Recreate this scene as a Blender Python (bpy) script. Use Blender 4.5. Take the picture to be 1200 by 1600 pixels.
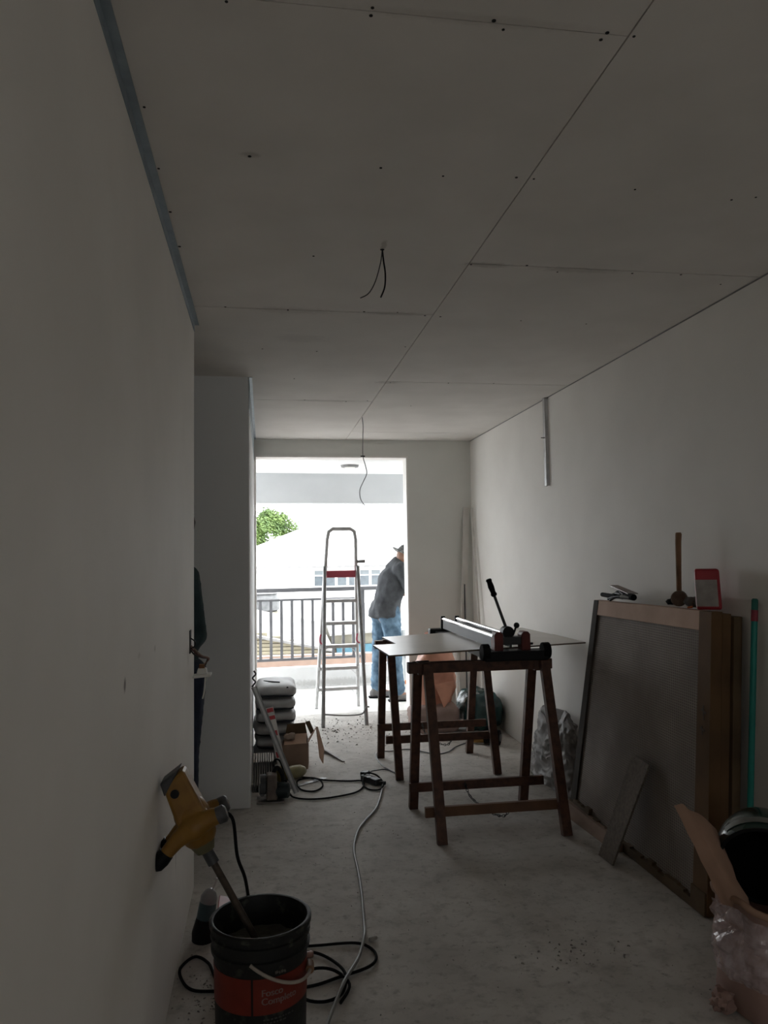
import bpy, bmesh, math, random
from mathutils import Vector, Matrix, noise

for _o in list(bpy.data.objects):
    bpy.data.objects.remove(_o)
scene = bpy.context.scene
col = scene.collection
random.seed(7)

# ------------------------------------------------------------------ camera
cam_data = bpy.data.cameras.new('camera')
cam_data.sensor_fit = 'VERTICAL'
cam_data.sensor_height = 36.0
cam_data.lens = 36.0 * 1202.0 / 1600.0
cam_data.clip_start = 0.05
cam_data.clip_end = 300.0
cam = bpy.data.objects.new('camera', cam_data)
col.objects.link(cam)
CR = Vector((0.98776477, -0.15532359, -0.01397653))
CU = Vector((0.00488085, -0.05878737, 0.9982586))
CF = Vector((0.15587475, 0.98611289, 0.05730998))
cam.matrix_world = Matrix(((CR.x, CU.x, -CF.x, 0.0), (CR.y, CU.y, -CF.y, 0.0),
                           (CR.z, CU.z, -CF.z, 1.5), (0, 0, 0, 1)))
scene.camera = cam

# ------------------------------------------------------------------ overcast sky
world = bpy.data.worlds.new('overcast_sky')
scene.world = world
world.use_nodes = True
bg = world.node_tree.nodes['Background']
bg.inputs['Color'].default_value = (0.93, 0.97, 1.0, 1)
bg.inputs['Strength'].default_value = 5.0
# a portal only guides the sky's own light through the balcony door; it emits nothing
pd = bpy.data.lights.new('door_portal', 'AREA')
pd.shape = 'RECTANGLE'
pd.size = 1.44
pd.size_y = 2.45
pd.cycles.is_portal = True
po = bpy.data.objects.new('door_portal', pd)
col.objects.link(po)
po.location = (0.65, 7.44, 1.23)
po.rotation_euler = (math.radians(-90), 0, 0)
pd2 = bpy.data.lights.new('added_window_portal', 'AREA')  # guides sky light through the window added behind the camera
pd2.shape = 'RECTANGLE'
pd2.size = 1.0
pd2.size_y = 0.9
pd2.cycles.is_portal = True
po2 = bpy.data.objects.new('added_window_portal', pd2)
col.objects.link(po2)
po2.location = (1.15, -5.12, 1.6)
po2.rotation_euler = (math.radians(90), 0, 0)

vs = scene.view_settings
vs.view_transform = 'Standard'
vs.look = 'None'
vs.gamma = 1.0
vs.use_curve_mapping = False
vs.exposure = 0.8
scene.cycles.max_bounces = 16
scene.cycles.diffuse_bounces = 10
scene.cycles.glossy_bounces = 4
scene.cycles.transmission_bounces = 6
scene.cycles.transparent_max_bounces = 8
scene.cycles.caustics_reflective = False
scene.cycles.caustics_refractive = False

# ------------------------------------------------------------------ materials
MATS = {}


def mat(name, c1, c2=None, rough=0.6, metal=0.0, scale=8.0, bump=0.0, bscale=60.0,
        detail=5.0, lo=0.35, hi=0.65, spec=0.4, stretch=None, alpha=1.0, trans=0.0):
    if name in MATS:
        return MATS[name]
    m = bpy.data.materials.new(name)
    m.use_nodes = True
    nt = m.node_tree
    N, L = nt.nodes, nt.links
    b = N['Principled BSDF']
    b.inputs['Roughness'].default_value = rough
    b.inputs['Metallic'].default_value = metal
    b.inputs['Specular IOR Level'].default_value = spec
    b.inputs['Alpha'].default_value = alpha
    b.inputs['Transmission Weight'].default_value = trans
    tc = N.new('ShaderNodeTexCoord')
    mp = N.new('ShaderNodeMapping')
    L.new(tc.outputs['Object'], mp.inputs['Vector'])
    if stretch:
        mp.inputs['Scale'].default_value = stretch
    if c2 is None:
        c2 = tuple(x * 0.82 for x in c1)
    nz = N.new('ShaderNodeTexNoise')
    nz.inputs['Scale'].default_value = scale
    nz.inputs['Detail'].default_value = detail
    L.new(mp.outputs['Vector'], nz.inputs['Vector'])
    rp = N.new('ShaderNodeValToRGB')
    rp.color_ramp.elements[0].position = lo
    rp.color_ramp.elements[1].position = hi
    rp.color_ramp.elements[0].color = (*c2, 1)
    rp.color_ramp.elements[1].color = (*c1, 1)
    L.new(nz.outputs['Fac'], rp.inputs['Fac'])
    L.new(rp.outputs['Color'], b.inputs['Base Color'])
    if bump:
        nb = N.new('ShaderNodeTexNoise')
        nb.inputs['Scale'].default_value = bscale
        nb.inputs['Detail'].default_value = 4
        L.new(mp.outputs['Vector'], nb.inputs['Vector'])
        bp = N.new('ShaderNodeBump')
        bp.inputs['Strength'].default_value = bump
        bp.inputs['Distance'].default_value = 0.01
        L.new(nb.outputs['Fac'], bp.inputs['Height'])
        L.new(bp.outputs['Normal'], b.inputs['Normal'])
    MATS[name] = m
    return m


def add_marks(m, marks):
    """dark scuffs with a shape of their own: (centre, radii, colour, strength)"""
    nt = m.node_tree
    N, L = nt.nodes, nt.links
    b = N['Principled BSDF']
    src = b.inputs['Base Color'].links[0].from_socket
    tc = N.new('ShaderNodeTexCoord')
    nz = N.new('ShaderNodeTexNoise')
    nz.inputs['Scale'].default_value = 40
    L.new(tc.outputs['Object'], nz.inputs['Vector'])
    for c, r, colr, strg in marks:
        sub = N.new('ShaderNodeVectorMath'); sub.operation = 'SUBTRACT'
        L.new(tc.outputs['Object'], sub.inputs[0]); sub.inputs[1].default_value = c
        dv = N.new('ShaderNodeVectorMath'); dv.operation = 'DIVIDE'
        L.new(sub.outputs[0], dv.inputs[0]); dv.inputs[1].default_value = r
        ln = N.new('ShaderNodeVectorMath'); ln.operation = 'LENGTH'
        L.new(dv.outputs[0], ln.inputs[0])
        ad = N.new('ShaderNodeMath'); ad.operation = 'ADD'
        L.new(ln.outputs['Value'], ad.inputs[0]); L.new(nz.outputs['Fac'], ad.inputs[1])
        mr = N.new('ShaderNodeMapRange')
        mr.inputs['From Min'].default_value = 1.0
        mr.inputs['From Max'].default_value = 1.6
        mr.inputs['To Min'].default_value = strg
        mr.inputs['To Max'].default_value = 0.0
        L.new(ad.outputs[0], mr.inputs['Value'])
        mx = N.new('ShaderNodeMix'); mx.data_type = 'RGBA'
        L.new(mr.outputs[0], mx.inputs['Factor'])
        L.new(src, mx.inputs['A'])
        mx.inputs['B'].default_value = (*colr, 1)
        src = mx.outputs['Result']
    L.new(src, b.inputs['Base Color'])


W_PAINT = mat('white_wall_paint', (0.85, 0.825, 0.785), (0.80, 0.775, 0.735), 0.75, scale=2.2, bump=0.05, bscale=25)
W_LEFT = mat('white_wall_paint_left', (0.85, 0.825, 0.785), (0.80, 0.775, 0.735), 0.75, scale=2.2, bump=0.05, bscale=25)
W_GREY = mat('grey_blue_board', (0.80, 0.81, 0.81), (0.77, 0.78, 0.78), 0.8, scale=2.0)
W_CEIL = mat('drywall_paper', (0.78, 0.75, 0.715), (0.72, 0.69, 0.655), 0.85, scale=3.0, bump=0.03, bscale=30)
M_DARK = mat('dark_void', (0.02, 0.02, 0.02), None, 0.9)
M_STEEL = mat('galvanised_steel', (0.34, 0.40, 0.44), (0.27, 0.32, 0.36), 0.45, 0.6, scale=14)
M_ALU = mat('aluminium', (0.62, 0.62, 0.62), (0.52, 0.52, 0.52), 0.45, 0.35, scale=20)
M_ALU_D = mat('dull_aluminium', (0.33, 0.33, 0.33), (0.25, 0.25, 0.25), 0.5, 0.4, scale=20)
M_CHROME = mat('chrome', (0.85, 0.85, 0.86), (0.75, 0.75, 0.76), 0.12, 1.0, scale=20)
M_WOOD = mat('dark_red_wood', (0.115, 0.050, 0.030), (0.060, 0.028, 0.018), 0.6, scale=9, stretch=(3, 3, 3), bump=0.1)
M_WOOD2 = mat('brown_wood', (0.26, 0.14, 0.07), (0.17, 0.09, 0.045), 0.65, scale=9)
M_CARD = mat('cardboard', (0.30, 0.205, 0.15), (0.23, 0.155, 0.11), 0.8, scale=6, bump=0.08)
M_CARD_L = mat('pale_cardboard', (0.50, 0.34, 0.255), (0.42, 0.28, 0.205), 0.8, scale=6, bump=0.08)
M_CARD_D = mat('dark_cardboard', (0.13, 0.085, 0.045), (0.085, 0.055, 0.03), 0.85, scale=6, bump=0.08)
M_BLACK = mat('black_plastic', (0.012, 0.012, 0.013), (0.008, 0.008, 0.009), 0.5, scale=10, spec=0.2)
M_BLACKR = mat('black_rubber', (0.012, 0.012, 0.013), (0.007, 0.007, 0.007), 0.85, scale=30, spec=0.12)
M_DGREY = mat('dark_grey_plastic', (0.06, 0.062, 0.066), None, 0.5)
M_WHITE = mat('white_plastic', (0.75, 0.74, 0.70), (0.66, 0.65, 0.62), 0.5)
M_RED = mat('red_plastic', (0.36, 0.02, 0.03), (0.30, 0.016, 0.025), 0.45)
M_REDM = mat('dull_red_metal', (0.16, 0.03, 0.025), (0.10, 0.02, 0.017), 0.5, scale=15)

# ------------------------------------------------------------------ mesh helpers
WL = {}


class MB:
    def __init__(self):
        self.bm = bmesh.new()

    def _faces(self, vs, fs):
        bv = [self.bm.verts.new(v) for v in vs]
        for f in fs:
            try:
                self.bm.faces.new([bv[i] for i in f])
            except ValueError:
                pass
        return bv

    def box(self, lo, hi):
        x0, y0, z0 = lo
        x1, y1, z1 = hi
        self._faces([(x0, y0, z0), (x1, y0, z0), (x1, y1, z0), (x0, y1, z0),
                     (x0, y0, z1), (x1, y0, z1), (x1, y1, z1), (x0, y1, z1)],
                    [(0, 3, 2, 1), (4, 5, 6, 7), (0, 1, 5, 4), (1, 2, 6, 5), (2, 3, 7, 6), (3, 0, 4, 7)])
        return self

    def hexa(self, p):
        """eight corners: bottom ring then top ring"""
        self._faces(p, [(0, 3, 2, 1), (4, 5, 6, 7), (0, 1, 5, 4), (1, 2, 6, 5), (2, 3, 7, 6), (3, 0, 4, 7)])
        return self

    def obox(self, a, b, w, h, up=(0, 0, 1), w2=None, h2=None):
        a, b = Vector(a), Vector(b)
        d = (b - a).normalized()
        u = Vector(up)
        s = d.cross(u)
        if s.length < 1e-4:
            s = d.cross(Vector((0, 1, 0)))
        s.normalize()
        u = s.cross(d).normalized()
        w2 = w if w2 is None else w2
        h2 = h if h2 is None else h2
        A = [a + s * x * w / 2 + u * y * h / 2 for x, y in ((-1, -1), (1, -1), (1, 1), (-1, 1))]
        B = [b + s * x * w2 / 2 + u * y * h2 / 2 for x, y in ((-1, -1), (1, -1), (1, 1), (-1, 1))]
        return self.hexa(A + B)

    def tube(self, pts, r, seg=8, closed=False):
        pts = [Vector(p) for p in pts]
        n = len(pts)
        rr = r if isinstance(r, (list, tuple)) else [r] * n
        rings = []
        prev = None
        for i, p in enumerate(pts):
            if closed:
                t = pts[(i + 1) % n] - pts[i - 1]
            else:
                t = pts[min(i + 1, n - 1)] - pts[max(i - 1, 0)]
            t.normalize()
            if prev is None:
                ref = Vector((0, 0, 1)) if abs(t.z) < 0.9 else Vector((1, 0, 0))
                u = t.cross(ref).normalized()
            else:
                u = (prev - t * prev.dot(t)).normalized()
            prev = u
            v = t.cross(u)
            rings.append([self.bm.verts.new(p + (u * math.cos(2 * math.pi * k / seg) + v * math.sin(2 * math.pi * k / seg)) * rr[i])
                          for k in range(seg)])
        m = n if closed else n - 1
        for i in range(m):
            A, B = rings[i], rings[(i + 1) % n]
            for k in range(seg):
                self.bm.faces.new((A[k], A[(k + 1) % seg], B[(k + 1) % seg], B[k]))
        if not closed:
            self.bm.faces.new(rings[0][::-1])
            self.bm.faces.new(rings[-1])
        return self

    def cyl(self, a, b, r, seg=16, r2=None):
        return self.tube([a, b], [r, r if r2 is None else r2], seg)

    def lathe(self, prof, seg=32, mtx=None, cap0=True, cap1=True):
        """profile of (radius, height) about local z"""
        mtx = mtx or Matrix()
        rings = []
        for r, z in prof:
            rings.append([self.bm.verts.new(mtx @ Vector((r * math.cos(2 * math.pi * k / seg), r * math.sin(2 * math.pi * k / seg), z)))
                          for k in range(seg)])
        for A, B in zip(rings, rings[1:]):
            for k in range(seg):
                self.bm.faces.new((A[k], A[(k + 1) % seg], B[(k + 1) % seg], B[k]))
        if cap0:
            self.bm.faces.new(rings[0][::-1])
        if cap1:
            self.bm.faces.new(rings[-1])
        return self

    def ell(self, c, r, rot=None, seg=14, ring=9):
        r = (r, r, r) if isinstance(r, (int, float)) else r
        mtx = Matrix.Translation(Vector(c))
        if rot is not None:
            mtx = mtx @ rot.to_4x4()
        prof = []
        top = self.bm.verts.new(mtx @ Vector((0, 0, r[2])))
        bot = self.bm.verts.new(mtx @ Vector((0, 0, -r[2])))
        rings = []
        for i in range(1, ring):
            ph = math.pi * i / ring
            rings.append([self.bm.verts.new(mtx @ Vector((r[0] * math.sin(ph) * math.cos(2 * math.pi * k / seg),
                                                         r[1] * math.sin(ph) * math.sin(2 * math.pi * k / seg),
                                                         r[2] * math.cos(ph)))) for k in range(seg)])
        for A, B in zip(rings, rings[1:]):
            for k in range(seg):
                self.bm.faces.new((A[k], B[k], B[(k + 1) % seg], A[(k + 1) % seg]))
        for k in range(seg):
            self.bm.faces.new((top, rings[0][k], rings[0][(k + 1) % seg]))
            self.bm.faces.new((bot, rings[-1][(k + 1) % seg], rings[-1][k]))
        return self

    def chain(self, pts, rad, n=5):
        """overlapping spheres along a poly-line, merged later by a remesh"""
        for (a, ra), (b, rb) in zip(zip(pts, rad), list(zip(pts, rad))[1:]):
            a, b = Vector(a), Vector(b)
            for i in range(n + 1):
                t = i / n
                ra3 = Vector((ra, ra, ra)) if isinstance(ra, (int, float)) else Vector(ra)
                rb3 = Vector((rb, rb, rb)) if isinstance(rb, (int, float)) else Vector(rb)
                self.ell(a.lerp(b, t), tuple(ra3.lerp(rb3, t)), seg=12, ring=8)
        return self

    def prism(self, pts, ext):
        ext = Vector(ext)
        n = len(pts)
        A = [self.bm.verts.new(p) for p in pts]
        B = [self.bm.verts.new(Vector(p) + ext) for p in pts]
        self.bm.faces.new(A[::-1])
        self.bm.faces.new(B)
        for i in range(n):
            self.bm.faces.new((A[i], A[(i + 1) % n], B[(i + 1) % n], B[i]))
        return self

    def sack(self, c, half, rotz=0.0, seed=0, e1=0.55, e2=0.45, amp=0.02, freq=6.0, nu=40, nv=20, flat=True, tilt=None):
        """pillow shaped bag with creases"""
        def sp(v, e):
            return math.copysign(abs(v) ** e, v)
        mtx = Matrix.Translation(Vector(c)) @ Matrix.Rotation(rotz, 4, 'Z')
        if tilt is not None:
            mtx = mtx @ tilt.to_4x4()
        rings = []
        off = Vector((seed * 3.17, seed * 1.7, seed * 0.9))
        for j in range(1, nv):
            ph = -math.pi / 2 + math.pi * j / nv
            ring = []
            for i in range(nu):
                th = 2 * math.pi * i / nu
                cx = sp(math.cos(ph), e1)
                p = Vector((half[0] * cx * sp(math.cos(th), e2), half[1] * cx * sp(math.sin(th), e2), half[2] * sp(math.sin(ph), e1)))
                d = p.normalized()
                w = noise.noise(p * freq + off) + 0.5 * noise.noise(p * freq * 2.7 + off * 2) - 0.5 * abs(noise.noise(p * freq * 1.6 + off * 3))
                p = p + d * w * amp
                if flat:
                    p.z = max(p.z, -half[2])
                ring.append(self.bm.verts.new(mtx @ p))
            rings.append(ring)
        for A, B in zip(rings, rings[1:]):
            for k in range(nu):
                self.bm.faces.new((A[k], A[(k + 1) % nu], B[(k + 1) % nu], B[k]))
        self.bm.faces.new(rings[0][::-1])
        self.bm.faces.new(rings[-1])
        return self

    def build(self, name, m, parent=None, smooth=False, bevel=0.0, at=None, subsurf=0):
        me = bpy.data.meshes.new(name)
        bmesh.ops.recalc_face_normals(self.bm, faces=self.bm.faces[:])
        off = Vector((0, 0, 0))
        if parent is not None:
            off = WL.get(parent.name, Vector((0, 0, 0)))
        elif at is not None:
            off = Vector(at)
        if off.length:
            bmesh.ops.translate(self.bm, verts=self.bm.verts[:], vec=-off)
        for f in self.bm.faces:
            f.smooth = smooth
        self.bm.to_mesh(me)
        self.bm.free()
        if m is not None:
            me.materials.append(m)
        o = bpy.data.objects.new(name, me)
        col.objects.link(o)
        if parent is not None:
            o.parent = parent
        elif at is not None:
            o.location = off
        WL[o.name] = off
        if bevel:
            bv = o.modifiers.new('bevel', 'BEVEL')
            bv.width = bevel
            bv.segments = 2
            bv.limit_method = 'ANGLE'
        if smooth and not subsurf:
            try:
                me.set_sharp_from_angle(angle=math.radians(50))
            except Exception:
                pass
        if subsurf:
            ss = o.modifiers.new('subsurf', 'SUBSURF')
            ss.levels = subsurf
            ss.render_levels = subsurf
        return o


def tag(o, label=None, cat=None, group=None, kind=None):
    if label:
        o['label'] = label
    if cat:
        o['category'] = cat
    if group:
        o['group'] = group
    if kind:
        o['kind'] = kind
    return o


def thing(name, loc, label, cat, group=None):
    o = bpy.data.objects.new(name, None)
    o.empty_display_size = 0.05
    col.objects.link(o)
    o.location = loc
    WL[o.name] = Vector(loc)
    return tag(o, label, cat, group)


def copy_tree(o, parent=None):
    c = o.copy()
    col.objects.link(c)
    c.parent = parent
    WL[c.name] = WL.get(o.name, Vector((0, 0, 0)))
    for ch in list(o.children):
        copy_tree(ch, c)
    return c


def remesh(o, voxel=0.012, smooth_it=4):
    md = o.modifiers.new('remesh', 'REMESH')
    md.mode = 'VOXEL'
    md.voxel_size = voxel
    md.use_smooth_shade = True
    sm = o.modifiers.new('smooth', 'SMOOTH')
    sm.iterations = smooth_it
    sm.factor = 0.5
    dg = bpy.context.evaluated_depsgraph_get()
    me = bpy.data.meshes.new_from_object(o.evaluated_get(dg))
    mats = list(o.data.materials)
    o.modifiers.clear()
    o.data = me
    if not me.materials:
        for m_ in mats:
            me.materials.append(m_)
    for p in me.polygons:
        p.use_smooth = True
    return o


def crom(pts, n=8, closed=False):
    """smooth path through the points"""
    P = [Vector(p) for p in pts]
    out = []
    m = len(P)
    rng = m if closed else m - 1
    for i in range(rng):
        p0 = P[(i - 1) % m] if closed or i > 0 else P[0]
        p1, p2 = P[i], P[(i + 1) % m]
        p3 = P[(i + 2) % m] if closed or i + 2 < m else P[-1]
        for k in range(n):
            t = k / n
            out.append(0.5 * ((2 * p1) + (p2 - p0) * t + (2 * p0 - 5 * p1 + 4 * p2 - p3) * t * t + (3 * p1 - p0 - 3 * p2 + p3) * t ** 3))
    if not closed:
        out.append(P[-1])
    return out


def struct(mb, name, m, **k):
    return tag(mb.build(name, m, **k), kind='structure')


# ================================================================== the room
ZC = 2.62          # underside of the ceiling boards
XL, XP, XR = -0.32, -0.08, 2.02
YB = 7.30          # inner face of the balcony wall
YE = 3.72          # end of the left wall
YP = 4.78          # face of the partition
YR = -5.0

# floor: worn cement screed
mfl = mat('cement_screed', (0.60, 0.575, 0.54), (0.46, 0.44, 0.41), 0.85, scale=2.6, bump=0.35, bscale=14, detail=9, lo=0.3, hi=0.7)
nt = mfl.node_tree
bsd = nt.nodes['Principled BSDF']
src = bsd.inputs['Base Color'].links[0].from_socket
tcn = nt.nodes.new('ShaderNodeTexCoord')
for sc_, lo_, hi_, cc in ((3.5, 0.46, 0.72, (0.36, 0.335, 0.305)), (12.0, 0.50, 0.68, (0.30, 0.275, 0.25)), (26.0, 0.56, 0.68, (0.22, 0.20, 0.185)), (55.0, 0.62, 0.74, (0.20, 0.185, 0.17)), (120.0, 0.62, 0.72, (0.24, 0.225, 0.21)), (75.0, 0.68, 0.76, (0.80, 0.78, 0.75))):
    nz = nt.nodes.new('ShaderNodeTexNoise')
    nz.inputs['Scale'].default_value = sc_
    nz.inputs['Detail'].default_value = 10
    nz.inputs['Roughness'].default_value = 0.65
    nt.links.new(tcn.outputs['Object'], nz.inputs['Vector'])
    mr = nt.nodes.new('ShaderNodeMapRange')
    mr.inputs['From Min'].default_value = lo_
    mr.inputs['From Max'].default_value = hi_
    mr.inputs['To Max'].default_value = 0.6
    nt.links.new(nz.outputs['Fac'], mr.inputs['Value'])
    mx = nt.nodes.new('ShaderNodeMix')
    mx.data_type = 'RGBA'
    nt.links.new(mr.outputs[0], mx.inputs['Factor'])
    nt.links.new(src, mx.inputs['A'])
    mx.inputs['B'].default_value = (*cc, 1)
    src = mx.outputs['Result']
nt.links.new(src, bsd.inputs['Base Color'])
struct(MB().box((-2.5, YR - 0.15, -0.12), (2.2, YB + 0.17, 0.0)), 'floor', mfl)

# walls
struct(MB().box((XL - 0.13, YR, 0), (XL, YE, 2.76)), 'wall_left', W_LEFT)
add_marks(W_LEFT, [
    ((XL, 1.89, 1.208), (0.05, 0.016, 0.020), (0.12, 0.10, 0.08), 0.8),
    ((XL, 2.40, 1.235), (0.05, 0.014, 0.012), (0.35, 0.33, 0.30), 0.5),
    ((XL, 2.10, 1.25), (0.05, 0.022, 0.010), (0.5, 0.48, 0.44), 0.4),
    ((XL, 2.97, 0.44), (0.05, 0.006, 0.10), (0.2, 0.14, 0.12), 0.7)])
struct(MB().box((XR, YR, 0), (XR + 0.14, YB + 0.17, 2.76)), 'wall_right', W_PAINT)
wr_ = MB()
WX0, WX1, WZ0, WZ1 = 0.65, 1.65, 1.15, 2.05        # unseen window, added behind the photographer to let in more daylight
wr_.box((-2.5, YR - 0.14, 0), (WX0, YR, 2.76))
wr_.box((WX1, YR - 0.14, 0), (2.2, YR, 2.76))
wr_.box((WX0, YR - 0.14, 0), (WX1, YR, WZ0))
wr_.box((WX0, YR - 0.14, WZ1), (WX1, YR, 2.76))
struct(wr_, 'wall_rear', W_PAINT)
wf = MB()
for x_ in (WX0, (WX0 + WX1) / 2 - 0.02, WX1 - 0.04):
    wf.box((x_, YR - 0.10, WZ0), (x_ + 0.04, YR - 0.05, WZ1))
wf.box((WX0, YR - 0.10, WZ0), (WX1, YR - 0.05, WZ0 + 0.04))
wf.box((WX0, YR - 0.10, WZ1 - 0.04), (WX1, YR - 0.05, WZ1))
struct(wf, 'added_window', M_ALU)
wb = MB()
wb.box((-0.079, YB, 2.465), (1.395, YB + 0.17, 2.76))
wb.box((1.395, YB, 0), (XR, YB + 0.17, 2.76))
struct(wb, 'wall_back', mat('grey_white_plaster', (0.69, 0.69, 0.655), (0.65, 0.65, 0.615), 0.8, scale=2.5, bump=0.06, bscale=20))
struct(MB().box((-2.4, YP, 0), (XP, YB + 0.17, 2.76)), 'wall_partition', W_GREY, bevel=0.006)
struct(MB().box((-2.5, 2.9, 0), (-2.4, YB + 0.17, 2.76)), 'wall_passage', W_PAINT)
struct(MB().box((-2.4, 2.8, 0), (XL - 0.13, 2.9, 2.76)), 'wall_passage_near', W_PAINT)
# white lining boards of the door opening
M_JAMB = mat('white_jamb', (0.82, 0.80, 0.77), (0.74, 0.72, 0.69), 0.6, scale=12)
struct(MB().box((-0.078, YB - 0.006, 0), (-0.060, YB + 0.178, 2.449)), 'trim_1', M_JAMB)
struct(MB().box((1.377, YB - 0.006, 0), (1.394, YB + 0.178, 2.449)), 'trim_2', M_JAMB)
struct(MB().box((-0.078, YB - 0.006, 2.449), (1.394, YB + 0.178, 2.464)), 'trim_3', M_JAMB)
# steel edge channels of the ceiling
ch = MB()
ch.box((XL, YR, ZC - 0.034), (XL + 0.003, YE, ZC))
ch.box((XL, YR, ZC - 0.004), (XL + 0.024, YE, ZC - 0.001))
struct(ch, 'trim_4', M_STEEL)
ch = MB()
ch.box((XP, YP, ZC - 0.20), (XP + 0.003, YB, ZC))
ch.box((XP, YP, ZC - 0.004), (XP + 0.02, YB, ZC - 0.001))
struct(ch, 'trim_5', M_STEEL)
struct(MB().box((XR - 0.002, YR, ZC - 0.006), (XR, YB, ZC)), 'trim_6', M_ALU_D)

# ceiling: dark void slab, drywall boards screwed below it
ceil = struct(MB().box((-2.5, YR - 0.14, ZC + 0.02), (2.2, YB + 0.17, 2.80)), 'ceiling', M_DARK)
xs = 0.790
boards = []
yl = [YR, -0.46, 1.505, 3.448, 5.465, YB]
for i in range(5):
    y0, y1 = yl[i], yl[i + 1]
    g = 0.0038
    if i < 3:
        g0, g1 = (0.0012 if i == 2 else g), (0.0012 if i == 1 else g)
        boards.append([(XL + 0.022, y0 + g0), (xs - 0.002, y0 + g0), (xs - 0.002, y1 - g1), (XL + 0.022, y1 - g1)])
    elif i == 3:
        boards.append([(XL + 0.022, y0 + g), (xs - 0.002, y0 + g), (xs - 0.002, y1 - g), (XP + 0.002, y1 - g), (XP + 0.002, YP), (-1.2, YP), (-1.2, YE + 0.001), (XL + 0.022, YE + 0.001)])
    else:
        boards.append([(XP + 0.002, y0 + g), (xs - 0.002, y0 + g), (xs - 0.002, y1 - g), (XP + 0.002, y1 - g)])
boards.append([(-2.4, 2.9), (-1.203, 2.9), (-1.203, YP), (-2.4, YP)])
boards.append([(-1.2, 2.9), (XL - 0.13, 2.9), (XL - 0.13, YE - 0.001), (-1.2, YE - 0.001)])
yr_ = [YR, -1.25, 0.80, 2.813, 4.822, 6.83, YB]
for i in range(6):
    y0, y1 = yr_[i], yr_[i + 1]
    g = 0.0038
    boards.append([(xs + 0.002, y0 + g), (XR - 0.004, y0 + g), (XR - 0.004, y1 - g), (xs + 0.002, y1 - g)])
add_marks(W_CEIL, [
    ((0.15, 3.46, ZC), (0.22, 0.05, 0.1), (0.58, 0.545, 0.51), 0.6), ((0.60, 3.45, ZC), (0.16, 0.03, 0.1), (0.5, 0.47, 0.44), 0.6),
    ((1.25, 2.83, ZC), (0.20, 0.03, 0.1), (0.52, 0.49, 0.455), 0.6), ((0.86, 2.82, ZC), (0.10, 0.03, 0.1), (0.45, 0.42, 0.39), 0.6),
    ((0.80, 4.85, ZC), (0.10, 0.04, 0.1), (0.5, 0.47, 0.44), 0.6), ((0.45, 5.47, ZC), (0.25, 0.04, 0.1), (0.55, 0.52, 0.49), 0.5),
    ((0.20, 3.9, ZC), (0.14, 0.08, 0.1), (0.6, 0.57, 0.54), 0.5), ((0.45, 1.50, ZC), (0.30, 0.02, 0.1), (0.58, 0.55, 0.51), 0.5),
    ((0.437, 2.68, ZC), (0.012, 0.05, 0.1), (0.4, 0.37, 0.34), 0.6), ((-0.03, 2.11, ZC), (0.03, 0.02, 0.1), (0.45, 0.42, 0.39), 0.6)])
pan = []
for b_ in boards:
    pan.append(MB().prism([(x, y, ZC) for x, y in b_], (0, 0, 0.0125)).build('drywall_panel', W_CEIL, ceil))
scr = [(0.227, 1.517), (0.227, 1.494), (0.485, 1.497), (0.513, 1.521), (0.739, 1.5), (0.735, 1.523), (0.802, 1.503), (0.751, 2.138),
       (0.806, 2.14), (0.342, 2.134), (0.532, 2.158), (1.141, 2.164), (0.192, 2.811), (-0.031, 2.118), (-0.285, 1.914), (-0.29, 2.22),
       (-0.29, 2.501), (-0.29, 2.781), (-0.16, 3.44), (0.118, 3.455), (0.464, 3.437), (0.618, 3.429), (0.754, 3.462), (1.483, 2.19),
       (1.55, 2.164), (1.23, 3.487), (0.80, 2.822), (1.019, 2.805), (1.164, 2.857), (1.471, 2.835), (1.676, 2.825), (0.296, 4.142),
       (0.003, 4.121), (-0.067, 1.517), (1.904, 2.909), (1.567, 3.501), (0.83, 3.47), (0.76, 4.0), (0.82, 4.85), (1.2, 4.83), (1.5, 4.81),
       (0.3, 5.45), (0.6, 5.48), (0.75, 5.44), (1.1, 5.6), (0.2, 4.8)]
sm_ = MB().cyl((0, 0, -0.0012), (0, 0, 0.004), 0.0045, 8).build('screw', M_DARK, ceil)
first = True
for x, y in scr:
    s_ = sm_ if first else sm_.copy()
    if not first:
        col.objects.link(s_)
        s_.parent = ceil
    first = False
    s_.location = (x, y, ZC)
    k_ = 0.75 + 0.5 * random.random()
    s_.scale = (k_, k_, 1)

# ------------------------------------------------------------------ balcony
M_BALC = mat('balcony_render', (0.78, 0.78, 0.78), (0.70, 0.70, 0.70), 0.8, scale=3)
M_BFL = mat('balcony_floor_cement', (0.82, 0.805, 0.78), (0.70, 0.685, 0.66), 0.85, scale=6, bump=0.3, bscale=20)
struct(MB().box((-2.5, YB + 0.17, -0.12), (2.4, 9.5, 0.0)), 'floor_balcony', M_BFL)
struct(MB().box((-2.5, YB + 0.17, 2.47), (2.4, 9.3, 2.80)), 'ceiling_balcony', M_BALC)
struct(MB().hexa([(-2.5, 8.72, 2.125), (2.4, 9.02, 2.125), (2.4, 9.3, 2.125), (-2.5, 9.0, 2.125),
                  (-2.5, 8.72, 2.47), (2.4, 9.02, 2.47), (2.4, 9.3, 2.47), (-2.5, 9.0, 2.47)]), 'trim_7', mat('grey_beam_paint', (0.47, 0.48, 0.485), (0.44, 0.45, 0.455), 0.8, scale=3))
struct(MB().box((2.4, YB + 0.17, -0.12), (2.5, 9.5, 2.80)), 'wall_balcony', M_BALC)
M_CURB = mat('curb_render', (0.66, 0.66, 0.655), (0.60, 0.60, 0.595), 0.8, scale=5)
add_marks(M_CURB, [((0.9, 8.9, 0.06), (0.9, 0.6, 0.05), (0.38, 0.375, 0.365), 0.7)])


def ry(x):
    return 8.87 + 0.10 * (x + 0.1)


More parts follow.
